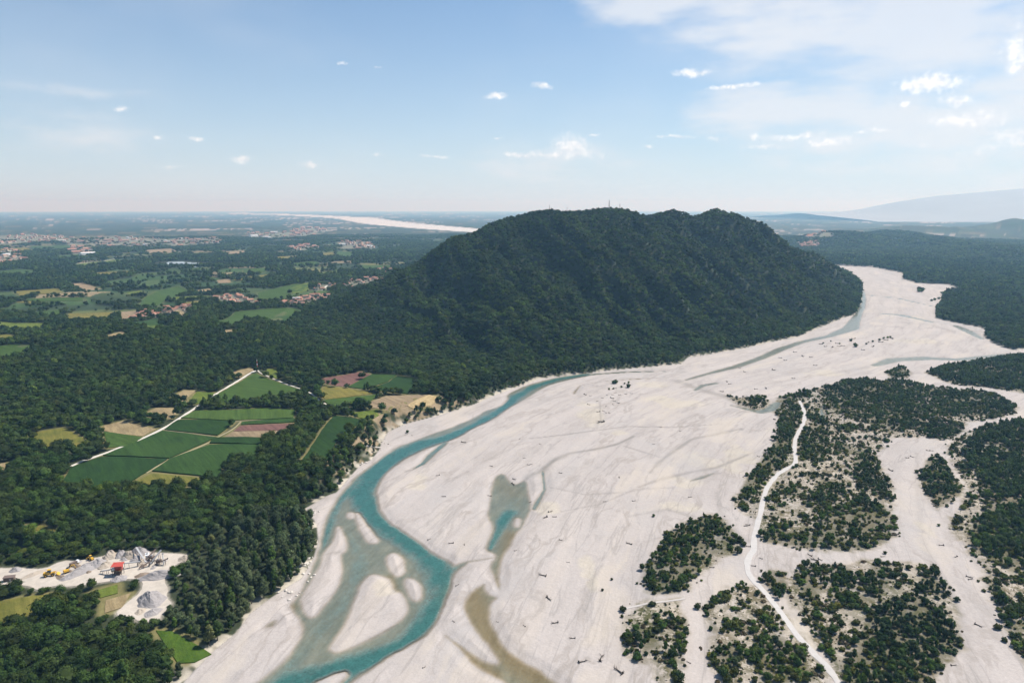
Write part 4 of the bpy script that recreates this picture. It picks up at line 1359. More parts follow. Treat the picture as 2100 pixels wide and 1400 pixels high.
class MB:
    """collects shapes into one mesh"""
    def __init__(s):
        s.v, s.f = [], []

    def add(s, V, Fc):
        k = len(s.v)
        s.v += [tuple(map(float, p)) for p in V]
        s.f += [tuple(i + k for i in f) for f in Fc]
        return s

    def tube(s, pts, rads, seg=6):
        if not hasattr(rads, '__len__'):
            rads = [rads] * len(pts)
        return s.add(*tube(pts, rads, seg))

    def box(s, c, d, rz=0.0, ry=0.0, taper=1.0):
        V = []
        for z in (-1, 1):
            k = taper if z > 0 else 1
            for x, y in ((-1, -1), (1, -1), (1, 1), (-1, 1)):
                p = np.array([x * d[0] / 2 * k, y * d[1] / 2 * k, z * d[2] / 2])
                p = np.array([p[0] * math.cos(ry) + p[2] * math.sin(ry), p[1], -p[0] * math.sin(ry) + p[2] * math.cos(ry)])
                V.append((p[0] * math.cos(rz) - p[1] * math.sin(rz) + c[0], p[0] * math.sin(rz) + p[1] * math.cos(rz) + c[1], p[2] + c[2]))
        return s.add(V, [(3, 2, 1, 0), (4, 5, 6, 7), (0, 1, 5, 4), (1, 2, 6, 5), (2, 3, 7, 6), (3, 0, 4, 7)])

    def mesh(s, name, mat):
        me = bpy.data.meshes.new(name)
        me.from_pydata(s.v, [], s.f)
        me.materials.append(mat)
        me.update()
        return me

    def build(s, name, mat, parent=None, loc=None):
        return link(name, s.mesh(name, mat), parent, loc)


def trunk_mesh(name, h, r0, seed, limbs=4, spread=2.2):
    r = random.Random(seed)
    b = MB()
    b.tube([(0, 0, -.8), (.1, .05, h * .35), (-.1, .1, h * .7), (.05, 0, h)], [r0 * 1.4, r0, r0 * .7, r0 * .3])
    for i in range(limbs):
        a = 2 * math.pi * (i + r.random() * .6) / limbs
        z = h * (.4 + .35 * r.random())
        b.tube([(0, 0, z), (math.cos(a) * spread * .5, math.sin(a) * spread * .5, z + h * .12), (math.cos(a) * spread, math.sin(a) * spread, z + h * .3)], [r0 * .45, r0 * .3, r0 * .1], 5)
    return b.mesh(name, M['bark'])


def joined(name, meshes):
    """one mesh of several, materials kept"""
    bm = bmesh.new()
    me = bpy.data.meshes.new(name)
    mats = []
    for m_ in meshes:
        n0 = len(bm.faces)
        bm.from_mesh(m_)
        bm.faces.ensure_lookup_table()
        mats.append(m_.materials[0])
        for f in bm.faces[n0:]:
            f.material_index = len(mats) - 1
    bm.to_mesh(me)
    bm.free()
    for m_ in mats:
        me.materials.append(m_)
    return me


# kinds of plant: (crown, trunk) meshes at three levels of detail; crowns about 10 m across
KINDS = {}


def add_kind(key, n, rx, rz, zc, mat, seed, trunk_h, lods=((26, 34, .52), (15, 16, .85), (10, 8, 1.35)), point=0.0, low=-.5, core=.78, tr=.28):
    for lod, (cl, ca, sz) in enumerate(lods):
        for i in range(n if lod < 2 else max(2, n - 1)):
            cm = crown_mesh('crown', rx * (1 + .12 * (i % 3 - 1)), rz * (1 + .1 * ((i + 1) % 3 - 1)), zc, cl, ca, sz, mat, seed + i * 7 + lod * 101, point=point, low=low, core=core)
            tm = trunk_mesh('trunk', trunk_h, tr, seed + i, 4, rx * .5) if lod == 0 else None
            KINDS.setdefault((key, lod), []).append((cm, tm))


add_kind('round', 4, 4.8, 4.4, 6.6, M['leaf_a'], 11, 6.0)
add_kind('oak', 3, 5.4, 4.2, 6.4, M['leaf_b'], 211, 6.0)
add_kind('willow', 3, 3.4, 5.6, 7.4, M['leaf_c'], 311, 7.0, point=.55)
add_kind('poplar', 3, 2.7, 6.4, 7.6, M['leaf_a'], 411, 7.5, point=.8)
add_kind('bush', 4, 1.5, 1.15, 1.0, M['leaf_d'], 511, .9, ((12, 30, .25), (9, 16, .36), (7, 8, .5)), low=-.25, core=.8, tr=.07)
add_kind('dark_bush', 3, 1.5, 1.35, 1.1, M['leaf_a'], 611, .9, ((12, 30, .25), (9, 16, .36), (7, 8, .5)), low=-.25, core=.8, tr=.07)
add_kind('heather', 2, 1.4, .55, .35, M['leaf_e'], 711, .4, ((10, 24, .2), (8, 14, .3), (6, 8, .4)), low=-.1, core=.75, tr=.05)
PROTO = {}


def proto_obj(key, lod, i):
    k = (key, lod, i)
    if k not in PROTO:
        cm, tm = KINDS[(key, lod)][i]
        me = joined('%s_plant' % key, [cm, tm]) if tm else cm
        if tm:
            # joining drops nothing: the leaf attribute travels with the crown
            pass
        PROTO[k] = bpy.data.objects.new('%s_plant' % key, me)
    return PROTO[k]


def scatter(name, pts, rot, scl, keys, label, cat):
    """one mass of plants nobody could count: points that carry instances"""
    me = bpy.data.meshes.new(name)
    me.vertices.add(len(pts))
    me.vertices.foreach_set('co', np.asarray(pts, np.float32).ravel())
    uniq = sorted(set(keys))
    lut = {k: i for i, k in enumerate(uniq)}
    pid = np.array([lut[k] for k in keys], np.int32)
    a = me.attributes.new('pid', 'INT', 'POINT')
    a.data.foreach_set('value', pid)
    a = me.attributes.new('turn', 'FLOAT_VECTOR', 'POINT')
    e = np.zeros((len(pts), 3), np.float32)
    e[:, 2] = rot
    a.data.foreach_set('vector', e.ravel())
    a = me.attributes.new('size', 'FLOAT_VECTOR', 'POINT')
    a.data.foreach_set('vector', np.asarray(scl, np.float32).ravel())
    me.update()
    o = link(name, me)
    ng = bpy.data.node_groups.new(name, 'GeometryNodeTree')
    ng.interface.new_socket('Geometry', in_out='INPUT', socket_type='NodeSocketGeometry')
    ng.interface.new_socket('Geometry', in_out='OUTPUT', socket_type='NodeSocketGeometry')
    t = NT(ng)
    gi, go = t.n('NodeGroupInput'), t.n('NodeGroupOutput')
    jn = t.n('GeometryNodeJoinGeometry')

    def named(nm, typ):
        x = t.n('GeometryNodeInputNamedAttribute', data_type=typ)
        x.inputs['Name'].default_value = nm
        return x.outputs[0]
    p, rt, sz = named('pid', 'INT'), named('turn', 'FLOAT_VECTOR'), named('size', 'FLOAT_VECTOR')
    for k in uniq:
        cmp_ = t.n('FunctionNodeCompare', data_type='INT', operation='EQUAL')
        ng.links.new(p, cmp_.inputs['A'] if cmp_.inputs['A'].type == 'INT' else cmp_.inputs[2])
        (cmp_.inputs[3]).default_value = lut[k]
        oi = t.n('GeometryNodeObjectInfo', transform_space='ORIGINAL')
        oi.inputs['Object'].default_value = proto_obj(*k)
        oi.inputs['As Instance'].default_value = True
        e2r = t.n('FunctionNodeEulerToRotation')
        ng.links.new(rt, e2r.inputs[0])
        ip = t.n('GeometryNodeInstanceOnPoints')
        ng.links.new(gi.outputs[0], ip.inputs['Points'])
        ng.links.new(cmp_.outputs[0], ip.inputs['Selection'])
        ng.links.new(oi.outputs['Geometry'], ip.inputs['Instance'])
        ng.links.new(e2r.outputs[0], ip.inputs['Rotation'])
        ng.links.new(sz, ip.inputs['Scale'])
        ng.links.new(ip.outputs[0], jn.inputs[0])
    ng.links.new(jn.outputs[0], go.inputs[0])
    md = o.modifiers.new('plants', 'NODES')
    md.node_group = ng
    return tag(o, label, cat, kind='stuff')


def jitter_points(r0, r1, step, amax=39.5):
    x1 = r1 * math.sin(math.radians(amax))
    X, Y = np.meshgrid(np.arange(-x1, x1, step), np.arange(r0 * .75, r1, step * .87))
    X = X + (np.arange(X.shape[0]) % 2)[:, None] * step / 2
    X = X.ravel() + (rng.random(X.size) - .5) * step * .8
    Y = Y.ravel() + (rng.random(Y.size) - .5) * step * .8
    r = np.hypot(X, Y)
    a = np.degrees(np.abs(np.arctan2(X, Y)))
    k = (r >= r0) & (r < r1) & (a < amax)
    return X[k], Y[k]


def in_frame(x, y, z, m=40):
    cp, sp = math.cos(PITCH), math.sin(PITCH)
    dz = z - CAM_H
    depth = y * cp - dz * sp
    u = 1050 + F * x / depth
    v = 700 - F * (dz * cp + y * sp) / depth
    return (u > -m) & (u < 2100 + m) & (v > 300) & (v < 1400 + m), depth


def lay(X, Y, keep):
    X, Y = X[keep], Y[keep]
    return X, Y, hg(X, Y)


WILLOW_WOOD = L("325,1290 345,1230 375,1170 420,1110 500,1062 620,1050 655,1110 640,1150 540,1240 430,1340 400,1330")
trees = []      # (x, y, z, scale3, kind, lod, index, mass)
for (r0, r1, step, lod) in ((330, 900, 7.6, 0), (900, 1700, 8.2, 1), (1700, 2700, 9.0, 1), (2700, 4600, 14.5, 2), (4600, 8000, 29.0, 2)):
    X, Y = jitter_points(r0, r1, step, 46.0 if r0 < 2000 else 42.0)
    out = -bed_sd(X, Y)
    k = out > 2.5
    X, Y, out = X[k], Y[k], out[k]
    ef, eff = excl_fields(X, Y)
    k = (ef < -1.2 - 3.0 * rng.random(len(ef))) & (eff < -2.0)
    X, Y, out, ef = X[k], Y[k], out[k], ef[k]
    vsd = village_sd(X, Y)
    k = (road_gap(X, Y) > 3.5) & (sdf(QUARRY_W, X, Y, 20.0) < -2 - 2.5 * (Y < 640)) & (sdf(LAKE_W, X, Y, 80.0) < -50) & (sdf(FAR_BED, X, Y, 100.0) < -10) & ((vsd < 0) | (rng.random(len(X)) < .16))
    # thin scrub in front of the bluff, bare rock on it
    bl = np.exp(-((X + 215) / 95) ** 2 - ((Y - 890) / 120) ** 2) * (out < 34)
    k &= rng.random(len(X)) > bl * .8
    k &= rng.random(len(X)) < np.maximum(woodland(X, Y), .03)
    X, Y, Z = lay(X, Y, k)
    out = out[k]
    ww = sdf(WILLOW_WOOD, X, Y, 10.0) > 0
    fdm = sdf(FOOT, X, Y, 10.0)
    qsd = sdf(QUARRY_W, X, Y, 40.0)
    for i in range(len(X)):
        q = rng.random()
        s = .6 + .62 * rng.random() ** 1.4
        if r0 >= 2700:
            s *= 1.42 if r0 < 4000 else 2.6
        sz = s * (.8 + .5 * rng.random())
        if r0 >= 4000:
            sz = 1.15 + .5 * rng.random()
        if ww[i]:
            key = 'willow' if q < .78 else 'poplar'
            s, sz = s * 1.05, sz * 1.1
        elif out[i] < 14 and r0 < 1700:
            key = 'willow' if q < .35 else ('round' if q < .8 else 'poplar')
            s, sz = s * .75, sz * .7
        else:
            key = 'oak' if q < .42 else 'round' if q < .95 or fdm[i] > 0 else 'poplar'
        if qsd[i] > -30 and Y[i] < 645:
            s, sz = s * .75, sz * .66
        if fdm[i] > 40:
            s, sz = s * .95, sz * .82
        idx_ = int(rng.integers(len(KINDS[(key, lod)])))
        trees.append((X[i], Y[i], Z[i] - .3, (s, s, sz), key, lod, idx_, 'mountain_forest' if fdm[i] > 0 else ('valley_forest' if r0 < 2700 else 'plain_forest')))

# island woods and bushes
bushes = []
X, Y = jitter_points(330, 2300, 2.7, 46.0)
k = bed_sd(X, Y) > 1
X, Y = X[k], Y[k]
isd = np.full(len(X), -20.0)
for P in ISLANDS.values():
    isd = np.maximum(isd, sdf(P, X, Y, 18.0))
k = isd > -9
X, Y, isd = X[k], Y[k], isd[k]
tsd = np.full(len(X), -20.0)
for P in THICK:
    tsd = np.maximum(tsd, sdf(P, X, Y, 18.0))
wsd_, _r = water_sd(X, Y)
rg = road_gap(X, Y)
cl = fbm(X / 16, Y / 16, 88, 3)
tsd = tsd + (fbm(X / 11, Y / 11, 89, 3) - .5) * 16
dens = np.where(tsd > 0, np.where(cl > .42, .46, .20), np.where(isd > 0, sstep(.42, .68, cl) * .5 + .24, sstep(.55, .7, cl) * .12 * (isd > -6)))
east = X > 430
k = (rng.random(len(X)) < dens) & (wsd_ < -2) & (rg > 1.2)
X, Y, Z = lay(X, Y, k)
tsd, isd, cl = tsd[k], isd[k], cl[k]
rr = np.hypot(X, Y)
east_sd = np.maximum(sdf(ISLANDS['east'], X, Y, 20.0), np.maximum(sdf(ISLANDS['north'], X, Y, 20.0), sdf(ISLANDS['tongue'], X, Y, 20.)))
for i in range(len(X)):
    q = rng.random()
    lod = 0 if rr[i] < 800 else (1 if rr[i] < 1500 else 2)
    if tsd[i] > 0:
        tall = cl[i] + .25 * (rng.random() - .5) + (.12 if east_sd[i] > 4 else 0)
        if tall > .56:
            key = 'round' if q < .55 else ('poplar' if q < .8 else 'willow')
            s = (.20 + .34 * rng.random()) * (1.25 if east_sd[i] > 4 else 1.0)
            trees.append((X[i], Y[i], Z[i] - .2, (s, s, s * (1.0 + .3 * rng.random())), key, min(lod, 1), int(rng.integers(len(KINDS[(key, min(lod, 1))]))), 'island_wood'))
            continue
        key = 'dark_bush' if q < .42 else 'bush'
        s = .55 + 1.15 * rng.random() ** 1.5
    else:
        key = 'bush' if q < .5 else ('heather' if q < .8 else 'dark_bush')
        s = .26 + 1.5 * rng.random() ** 3.6 + (.4 if cl[i] > .62 else 0)
    bushes.append((X[i], Y[i], Z[i] - .1, (s, s, s * (.85 + .4 * rng.random())), key, lod, int(rng.integers(len(KINDS[(key, lod)]))), 'island_scrub'))
# single bushes stranded out on the open gravel
for (u, v, s) in ((1262, 787, 2.6), (1257, 787, 1.8), (1288, 795, 2.4), (1274, 795, 1.2), (1289, 786, 1.2), (1249, 799, 1.1), (1258, 798, 1.0), (1281, 788, 1.0), (1755, 712, 3.0), (1753, 708, 2.0), (1886, 597, 6.0), (1892, 597, 5.0), (1884, 599, 4.5), (1553, 822, 3.4),
                  (1558, 826, 2.6), (1548, 828, 2.0), (1540, 832, 1.6), (1890, 599, 4.0), (1745, 700, 2.2), (1917, 616, 3), (1925, 614, 3), (1910, 618, 2.6), (1812, 695, 1.6), (1803, 699, 1.8), (1790, 702, 1.6), (1820, 694, 1.8), (1826, 693, 1.6), (1776, 707, 1.4), (1688, 705, 1.2),
                  (1722, 706, 1.2), (1704, 701, 1.1), (2030, 815, 2.5), (2060, 840, 2.0), (836, 888, 1.4), (1925, 1080, .9), (1815, 1137, 1.0), (1340, 1060, 1.0), (1255, 1190, .7), (1235, 1212, .7)):
    p = px_ground(u, v)
    bushes.append((p[0], p[1], float(hg(p[0], p[1])) - .1, (s, s, s * 1.1), 'dark_bush', 0 if v > 900 else 1, 0, 'stray'))

TREE_TXT = {'round': 'rounded dark green broadleaf tree', 'oak': 'broad dull green oak', 'willow': 'slender grey green willow', 'poplar': 'tall narrow poplar'}
BUSH_TXT = {'bush': 'olive green bush', 'dark_bush': 'dark green rounded bush', 'heather': 'low brown heather tuft'}
ISL_TXT = {'main': 'on the island crossed by the winding track', 'wedge': 'on the wedge shaped willow island', 'small': 'on the small sparse island', 'middle': 'on the sandy island beside the track', 'large': 'on the thickly grown island by the dry channel',
           'east': 'in the wood across the dry channel', 'tongue': 'on the tongue of wood in the dry channel', 'north': 'in the flat wood by the upper gravel', 'nose': 'on the tip of the winding track island', 'reef': 'on the reddish gravel reef'}
CLEAR_W = [P for f, P in zip(FIELDS, FIELD_W) if 'clearing near' in f[3]][0]
MEADOW_W = [P for f, P in zip(FIELDS, FIELD_W) if 'meadow below the gravel' in f[3]][0]


def where_of(p):
    x, y = np.array([p[0]]), np.array([p[1]])
    if p[7] == 'stray':
        return 'stranded alone on the open gravel'
    if p[7].startswith('island'):
        best = max(ISL_TXT, key=lambda k: sdf(ISLANDS[k], x, y, 400.0)[0])
        return ISL_TXT[best]
    if sdf(WILLOW_WOOD, x, y, 10.0)[0] > 0:
        return 'in the silvery willow wood by the river' if sdf(QUARRY_W, x, y, 60.0)[0] < -30 else 'where the willow wood meets the gravel works'
    if sdf(CLEAR_W, x, y, 60.0)[0] > -22:
        return 'around the bright green clearing'
    if sdf(QUARRY_W, x, y, 60.0)[0] > -25:
        return 'beside the gravel works'
    if sdf(MEADOW_W, x, y, 60.0)[0] > -25:
        return 'around the meadow below the gravel works'
    if bed_sd(x, y)[0] > -30:
        return 'along the river bank'
    return 'deep in the terrace wood'


def size_of(p, lo, hi):
    return 'small ' if p[3][0] < lo else ('large ' if p[3][0] > hi else '')


def pick_largest(lst, n, width):
    A = np.array([(p[0], p[1], p[2]) for p in lst])
    ok, dep = in_frame(A[:, 0], A[:, 1], A[:, 2], 0)
    w = np.array([p[3][0] * p[3][2] * width[p[4]] for p in lst]) / dep ** 2
    w[~ok] = -1
    return set(np.argsort(-w)[:n].tolist())


def individual(p, root_name, txt, cat, group):
    cm, tm = KINDS[(p[4], 0)][p[6] % len(KINDS[(p[4], 0)])]
    root = bpy.data.objects.new(root_name, None)
    root.empty_display_size = 1
    C.objects.link(root)
    root.location = tuple(float(q) for q in p[:3])
    root.rotation_euler = (0, 0, float(rng.random() * 6.283))
    root.scale = tuple(float(q) for q in p[3])
    tr = link('trunk' if cat == 'tree' else 'stem', tm, root)
    cr = link('crown' if cat == 'tree' else 'foliage', cm, root)
    tag(root, txt, cat, group)


big = pick_largest(trees, 300, {'round': 90, 'oak': 100, 'willow': 75, 'poplar': 70})
NAME = {'round': 'broadleaf_tree', 'oak': 'oak_tree', 'willow': 'willow_tree', 'poplar': 'poplar_tree'}
masses = {}
for i, p in enumerate(trees):
    if i in big:
        where = where_of(p)
        txt = size_of(p, .85, 1.12) + TREE_TXT[p[4]]
        individual(p, NAME[p[4]], '%s %s' % (txt, where), 'tree', '%s trees %s' % (p[4], where))
    else:
        masses.setdefault(p[7], []).append(p)
bigb = pick_largest(bushes, 300, {'bush': 8, 'dark_bush': 9, 'heather': 3})
for i, p in enumerate(bushes):
    if p[7] == 'stray' or i in bigb:
        where = where_of(p)
        txt = size_of(p, 1.3, 2.0) + BUSH_TXT[p[4]]
        individual(p, 'heather' if p[4] == 'heather' else 'bush', '%s %s' % (txt, where), 'bush', '%s plants %s' % (p[4].replace('_', ' '), where))
    else:
        masses.setdefault(p[7], []).append(p)
MASS = {'mountain_forest': 'dark broadleaf forest covering the whole mountain', 'valley_forest': 'dense mixed wood on the terrace beside the river', 'plain_forest': 'far woods scattered over the plain',
        'island_wood': 'thickets of young trees on the river islands', 'island_scrub': 'low scrub scattered over the sandy river islands'}
for nm, lst in masses.items():
    scatter(nm, [p[:3] for p in lst], rng.random(len(lst)) * 6.283, [p[3] for p in lst], [(p[4], p[5], p[6]) for p in lst], MASS[nm], 'scrub' if 'scrub' in nm else 'forest')
print('trees', len(trees), 'bushes', len(bushes))
# ------------------------------------------------------------------ houses

def empty(name, loc, rz=0.0, s=1.0):
    o = bpy.data.objects.new(name, None)
    C.objects.link(o)
    o.location = tuple(float(q) for q in loc)
    o.rotation_euler = (0, 0, float(rz))
    o.scale = (s, s, s) if not hasattr(s, '__len__') else s
    return o


def house_meshes(w, d, h, rise):
    wl_ = MB()
    x, y = w / 2, d / 2
    wl_.add([(-x, -y, -1.5), (x, -y, -1.5), (x, y, -1.5), (-x, y, -1.5), (-x, -y, h), (x, -y, h), (x, y, h), (-x, y, h), (-x, 0, h + rise), (x, 0, h + rise)],
            [(3, 2, 1, 0), (0, 1, 5, 4), (2, 3, 7, 6), (1, 2, 6, 9, 5), (3, 0, 4, 8, 7), (4, 5, 9, 8), (6, 7, 8, 9)])
    rf = MB()
    e, t_ = .6, .3
    X, Y = x + e, y + e
    dz = rise / y * e
    V = []
    for up in (.04, .04 + t_):
        V += [(-X, -Y, h - dz + up), (X, -Y, h - dz + up), (X, 0, h + rise + up), (-X, 0, h + rise + up), (-X, Y, h - dz + up), (X, Y, h - dz + up)]
    rf.add(V, [(3, 2, 1, 0), (2, 3, 4, 5), (6, 7, 8, 9), (9, 8, 11, 10), (0, 1, 7, 6), (5, 4, 10, 11), (1, 2, 8, 7), (2, 5, 11, 8), (3, 0, 6, 9), (4, 3, 9, 10)])
    rf.box((x * .4, y * .35, h + rise * .85), (.8, .8, 1.6))
    return wl_.mesh('wall', M['wall']), rf.mesh('roof', M['roof'])


HOUSES = [house_meshes(*a) for a in ((13, 9, 6.0, 2.2), (18, 10, 6.5, 2.6), (10, 9, 7.5, 2.0), (24, 11, 5.5, 2.6), (15, 12, 8.5, 2.4))]
HALL = [(a, b) for a, b in [house_meshes(38, 18, 7, 2.0)]]
hall_roof = HALL[0][1].copy()
hall_roof.materials[0] = M['roof_grey']
hall_wall = HALL[0][0].copy()
hall_wall.materials[0] = M['white']


def sample_in(P, n, gap):
    pts = []
    lo, hi = P.min(0), P.max(0)
    tries = 0
    while len(pts) < n and tries < 6000:
        tries += 1
        p = lo + rng.random(2) * (hi - lo)
        if sdf(P, p[:1], p[1:], 1.0)[0] <= 0:
            continue
        if all((p[0] - q[0]) ** 2 + (p[1] - q[1]) ** 2 > gap * gap for q in pts):
            pts.append(p)
    return pts


SHAPE = ['small gabled house', 'long gabled house', 'tall square house', 'long low farm building', 'large two storey house']
for (txt, n, s, tail, grp), P in zip(VILLAGES, VILL_W):
    base_r = rng.random() * 3
    for p in sample_in(P, n, 15 * s):
        i = int(rng.choice(5, p=[.35, .2, .2, .15, .1]))
        k = s * (.85 + .3 * rng.random())
        o = empty('house', (p[0], p[1], hg(*p)), base_r + rng.choice([0, math.pi / 2]) + .25 * rng.normal(), k)
        link('wall', HOUSES[i][0], o)
        link('roof', HOUSES[i][1], o)
        tag(o, '%s with tiled roof %s' % (SHAPE[i], tail), 'house', grp)
rest = {'wall': MB(), 'roof': MB()}
for ti, ((txt, n, s), P) in enumerate(zip(TOWNS, TOWN_W)):
    base_r = rng.random() * 3
    far_side = P[:, 0].mean() > 300
    for j, p in enumerate(sample_in(P, n, 16 * s)):
        i = int(rng.integers(5))
        rz = base_r + rng.choice([0, math.pi / 2]) + .2 * rng.normal()
        z = float(hg(*p))
        hall = rng.random() < .13
        if j % 3 == 0:
            o = empty('warehouse' if hall else 'house', (p[0], p[1], z), rz, s * (1.0 if hall else 1.1))
            link('wall', hall_wall if hall else HOUSES[i][0], o)
            link('roof', hall_roof if hall else HOUSES[i][1], o)
            where = 'of the distant village beyond the mountain' if far_side else 'of the town on the far plain'
            tag(o, ('long white warehouse %s' if hall else SHAPE[i] + ' %s') % where, 'warehouse' if hall else 'house', ('warehouses ' if hall else 'houses ') + where)
        else:
            for nm, me in zip(('wall', 'roof'), HOUSES[i]):
                c_, s_ = math.cos(rz) * s, math.sin(rz) * s
                V = [(v.co.x * c_ - v.co.y * s_ + p[0], v.co.x * s_ + v.co.y * c_ + p[1], v.co.z * s + z) for v in me.vertices]
                rest[nm].add(V, [tuple(f.vertices) for f in me.polygons])
tr_ = rest['wall'].build('distant_houses', M['wall'])
tag(tr_, 'crowded pale houses of the towns on the far plain', 'town', kind='stuff')
rr_ = rest['roof'].build('roof', M['roof'], tr_)
rr_['kind'] = 'stuff'

# the pale three storey block in the village
p = land_at(608, 618)
blk = empty('apartment_block', (p[0], p[1], hg(*p)), .15)
MB().box((0, 0, 5.0), (22, 12, 13)).build('wall', M['wall'], blk)
MB().box((0, 0, 11.9), (23, 13, .7)).build('roof', M['roof_grey'], blk)
wm = MB().box((0, 0, 0), (2.2, .2, 1.6)).mesh('window', M['pane'])
for fl in range(3):
    for c_ in range(5):
        link('window', wm, blk, (-8.4 + c_ * 4.2, -6.08, 2.0 + fl * 3.4))
tag(blk, 'pale three storey block with rows of windows in the village', 'building')

# ------------------------------------------------------------------ masts and pole

def lattice(name, u, v, Yd, hgt, w, label, antennas=3):
    d = px_dir(u, v)
    x = d[0] * Yd / d[1]
    z = float(hg(x, Yd))
    o = empty(name, (x, Yd, z))
    tp = .45
    for sx, sy in ((-1, -1), (1, -1), (1, 1), (-1, 1)):
        MB().tube([(sx * w, sy * w, -1), (sx * w * tp, sy * w * tp, hgt * .86)], w * .13, 5).build('leg', M['steel'], o)
    br = MB()
    n = 9
    for i in range(n):
        z0, z1 = hgt * .86 * i / n, hgt * .86 * (i + 1) / n
        k0, k1 = w * (1 - (1 - tp) * i / n), w * (1 - (1 - tp) * (i + 1) / n)
        cs = [(-1, -1), (1, -1), (1, 1), (-1, 1)]
        for a in range(4):
            p0, p1 = cs[a], cs[(a + 1) % 4]
            br.tube([(p0[0] * k0, p0[1] * k0, z0), (p1[0] * k1, p1[1] * k1, z1)], w * .07, 4)
            br.tube([(p1[0] * k0, p1[1] * k0, z0), (p0[0] * k1, p0[1] * k1, z1)], w * .07, 4)
    br.build('brace', M['steel'], o)
    MB().box((0, 0, hgt * .86), (w * 1.5, w * 1.5, .4)).build('platform', M['steel'], o)
    MB().tube([(0, 0, hgt * .8), (0, 0, hgt)], w * .14, 6).build('antenna', M['grey_steel'], o)
    for i in range(antennas):
        a = i * 2.1
        MB().tube([(math.cos(a) * w * .9, math.sin(a) * w * .9, hgt * (.5 + .12 * i)), (math.cos(a) * w * 1.3, math.sin(a) * w * 1.3, hgt * (.5 + .12 * i))], w * .45, 8).build('dish', M['white'], o)
    tag(o, label, 'mast')


lattice('radio_mast', 1249, 430, 2250, 34, 1.7, 'tall steel lattice radio mast on the mountain crest')
lattice('radio_mast', 1127, 434, 2190, 24, 1.1, 'short antenna mast on the first summit', 1)
lattice('radio_mast', 1163, 437, 2205, 22, .7, 'thin antenna mast in the dip between summits', 0)
lattice('radio_mast', 1271, 432, 2265, 26, 1.0, 'slim antenna mast beside the tall lattice mast', 2)
lattice('radio_mast', 1347, 440, 2330, 20, .6, 'small thin mast on the slope of the second summit', 0)

p = land_at(528, 757)
o = empty('striped_pole', (p[0], p[1], hg(*p)))
hs = [0, 3, 7, 10.5, 14.5, 17]
for i in range(5):
    MB().tube([(0, 0, hs[i] + .01), (0, 0, hs[i + 1])], 0.75 - .08 * i, 8).build('band', M['white' if i % 2 == 0 else 'redpaint'], o)
MB().box((0, 0, .6), (5, 4, 2.4)).build('base', M['white'], o)
MB().tube([(0, 0, 17), (0, 0, 20)], .15, 6).build('tip', M['grey_steel'], o)
tag(o, 'red and white striped pole at the fork of the farm road', 'pole')

# ------------------------------------------------------------------ gravel works

def pile(u, v, r, h, mat, label, sx=1.0, rz=0.0, seed=0):
    p = land_at(u, v)
    rd = np.random.default_rng(seed + int(u))
    V, Fc = [(0, 0, h * .86)], []
    ns, nr_ = 22, 9
    ph = rd.random(4) * 6
    for i in range(1, nr_ + 1):
        t_ = i / nr_
        for k in range(ns):
            a = 2 * math.pi * k / ns
            w = 1 + .14 * math.sin(2 * a + ph[0]) + .08 * math.sin(5 * a + ph[1])
            zz = h * (1 - t_) ** (1.0 + .35 * t_) + .25 * rd.normal() * h / 8 * (t_ < .95)
            zz = zz * (1 + .22 * math.sin(3 * a + ph[3] + 4 * t_)) + .10 * h * math.sin(7 * t_ + ph[1] + a) * (1 - t_)
            zz = min(zz, h * (.84 - .16 * math.sin(a + ph[2]) ** 2))
            V.append((math.cos(a) * r * t_ * w * sx, math.sin(a) * r * t_ * w, zz if i < nr_ else -.6))
    for k in range(ns):
        Fc.append((0, 1 + k, 1 + (k + 1) % ns))
    for i in range(nr_ - 1):
        for k in range(ns):
            a, b = 1 + i * ns + k, 1 + i * ns + (k + 1) % ns
            Fc.append((a, a + ns, b + ns, b))
    o = mesh_obj('gravel_pile', V, Fc, M[mat], None, (p[0], p[1], float(hg(*p)) + .3))
    o.rotation_euler = (0, 0, rz)
    tag(o, label, 'pile')


for a in ((32, 1170, 4.5, 3.6, 'pile_grey', 'small grey gravel heap near the trees at the end of the yard'), (226, 1141, 7, 6.5, 'pile_tan', 'tan sand heap against the forest edge'), (248, 1139, 6, 6, 'pile_grey', 'grey heap squeezed between two tan heaps'),
          (266, 1142, 7, 6.5, 'pile_tan', 'tan heap behind the red roofed crusher'), (285, 1136, 8, 8, 'pile_grey', 'tall grey heap fed by a conveyor'), (200, 1156, 8, 5, 'pile_grey', 'low grey heap beside the long berm'),
          (216, 1160, 6, 4, 'pile_tan', 'low tan heap beside the crusher'), (280, 1148, 5.5, 4.5, 'pile_grey', 'small heap under the conveyors'), (292, 1154, 5, 4, 'pile_tan', 'small tan heap under the conveyors'),
          (310, 1231, 12, 8.5, 'pile_grey', 'big grey gravel heap standing alone in the lower yard'), (307, 1240, 5, 3.4, 'pile_grey', 'small mound at the foot of the big grey heap'), (314, 1256, 6.5, 2.8, 'pile_grey', 'low grey mound near the end of the lower yard'),
          (244, 1187, 6, 2.8, 'pile_grey', 'flat grey heap in front of the crusher'), (380, 1146, 6, 3.5, 'pile_tan', 'pale heap at the forest corner of the yard'), (288, 1254, 4.5, 2.0, 'pile_tan', 'low tan mound in the lower yard')):
    pile(*a)
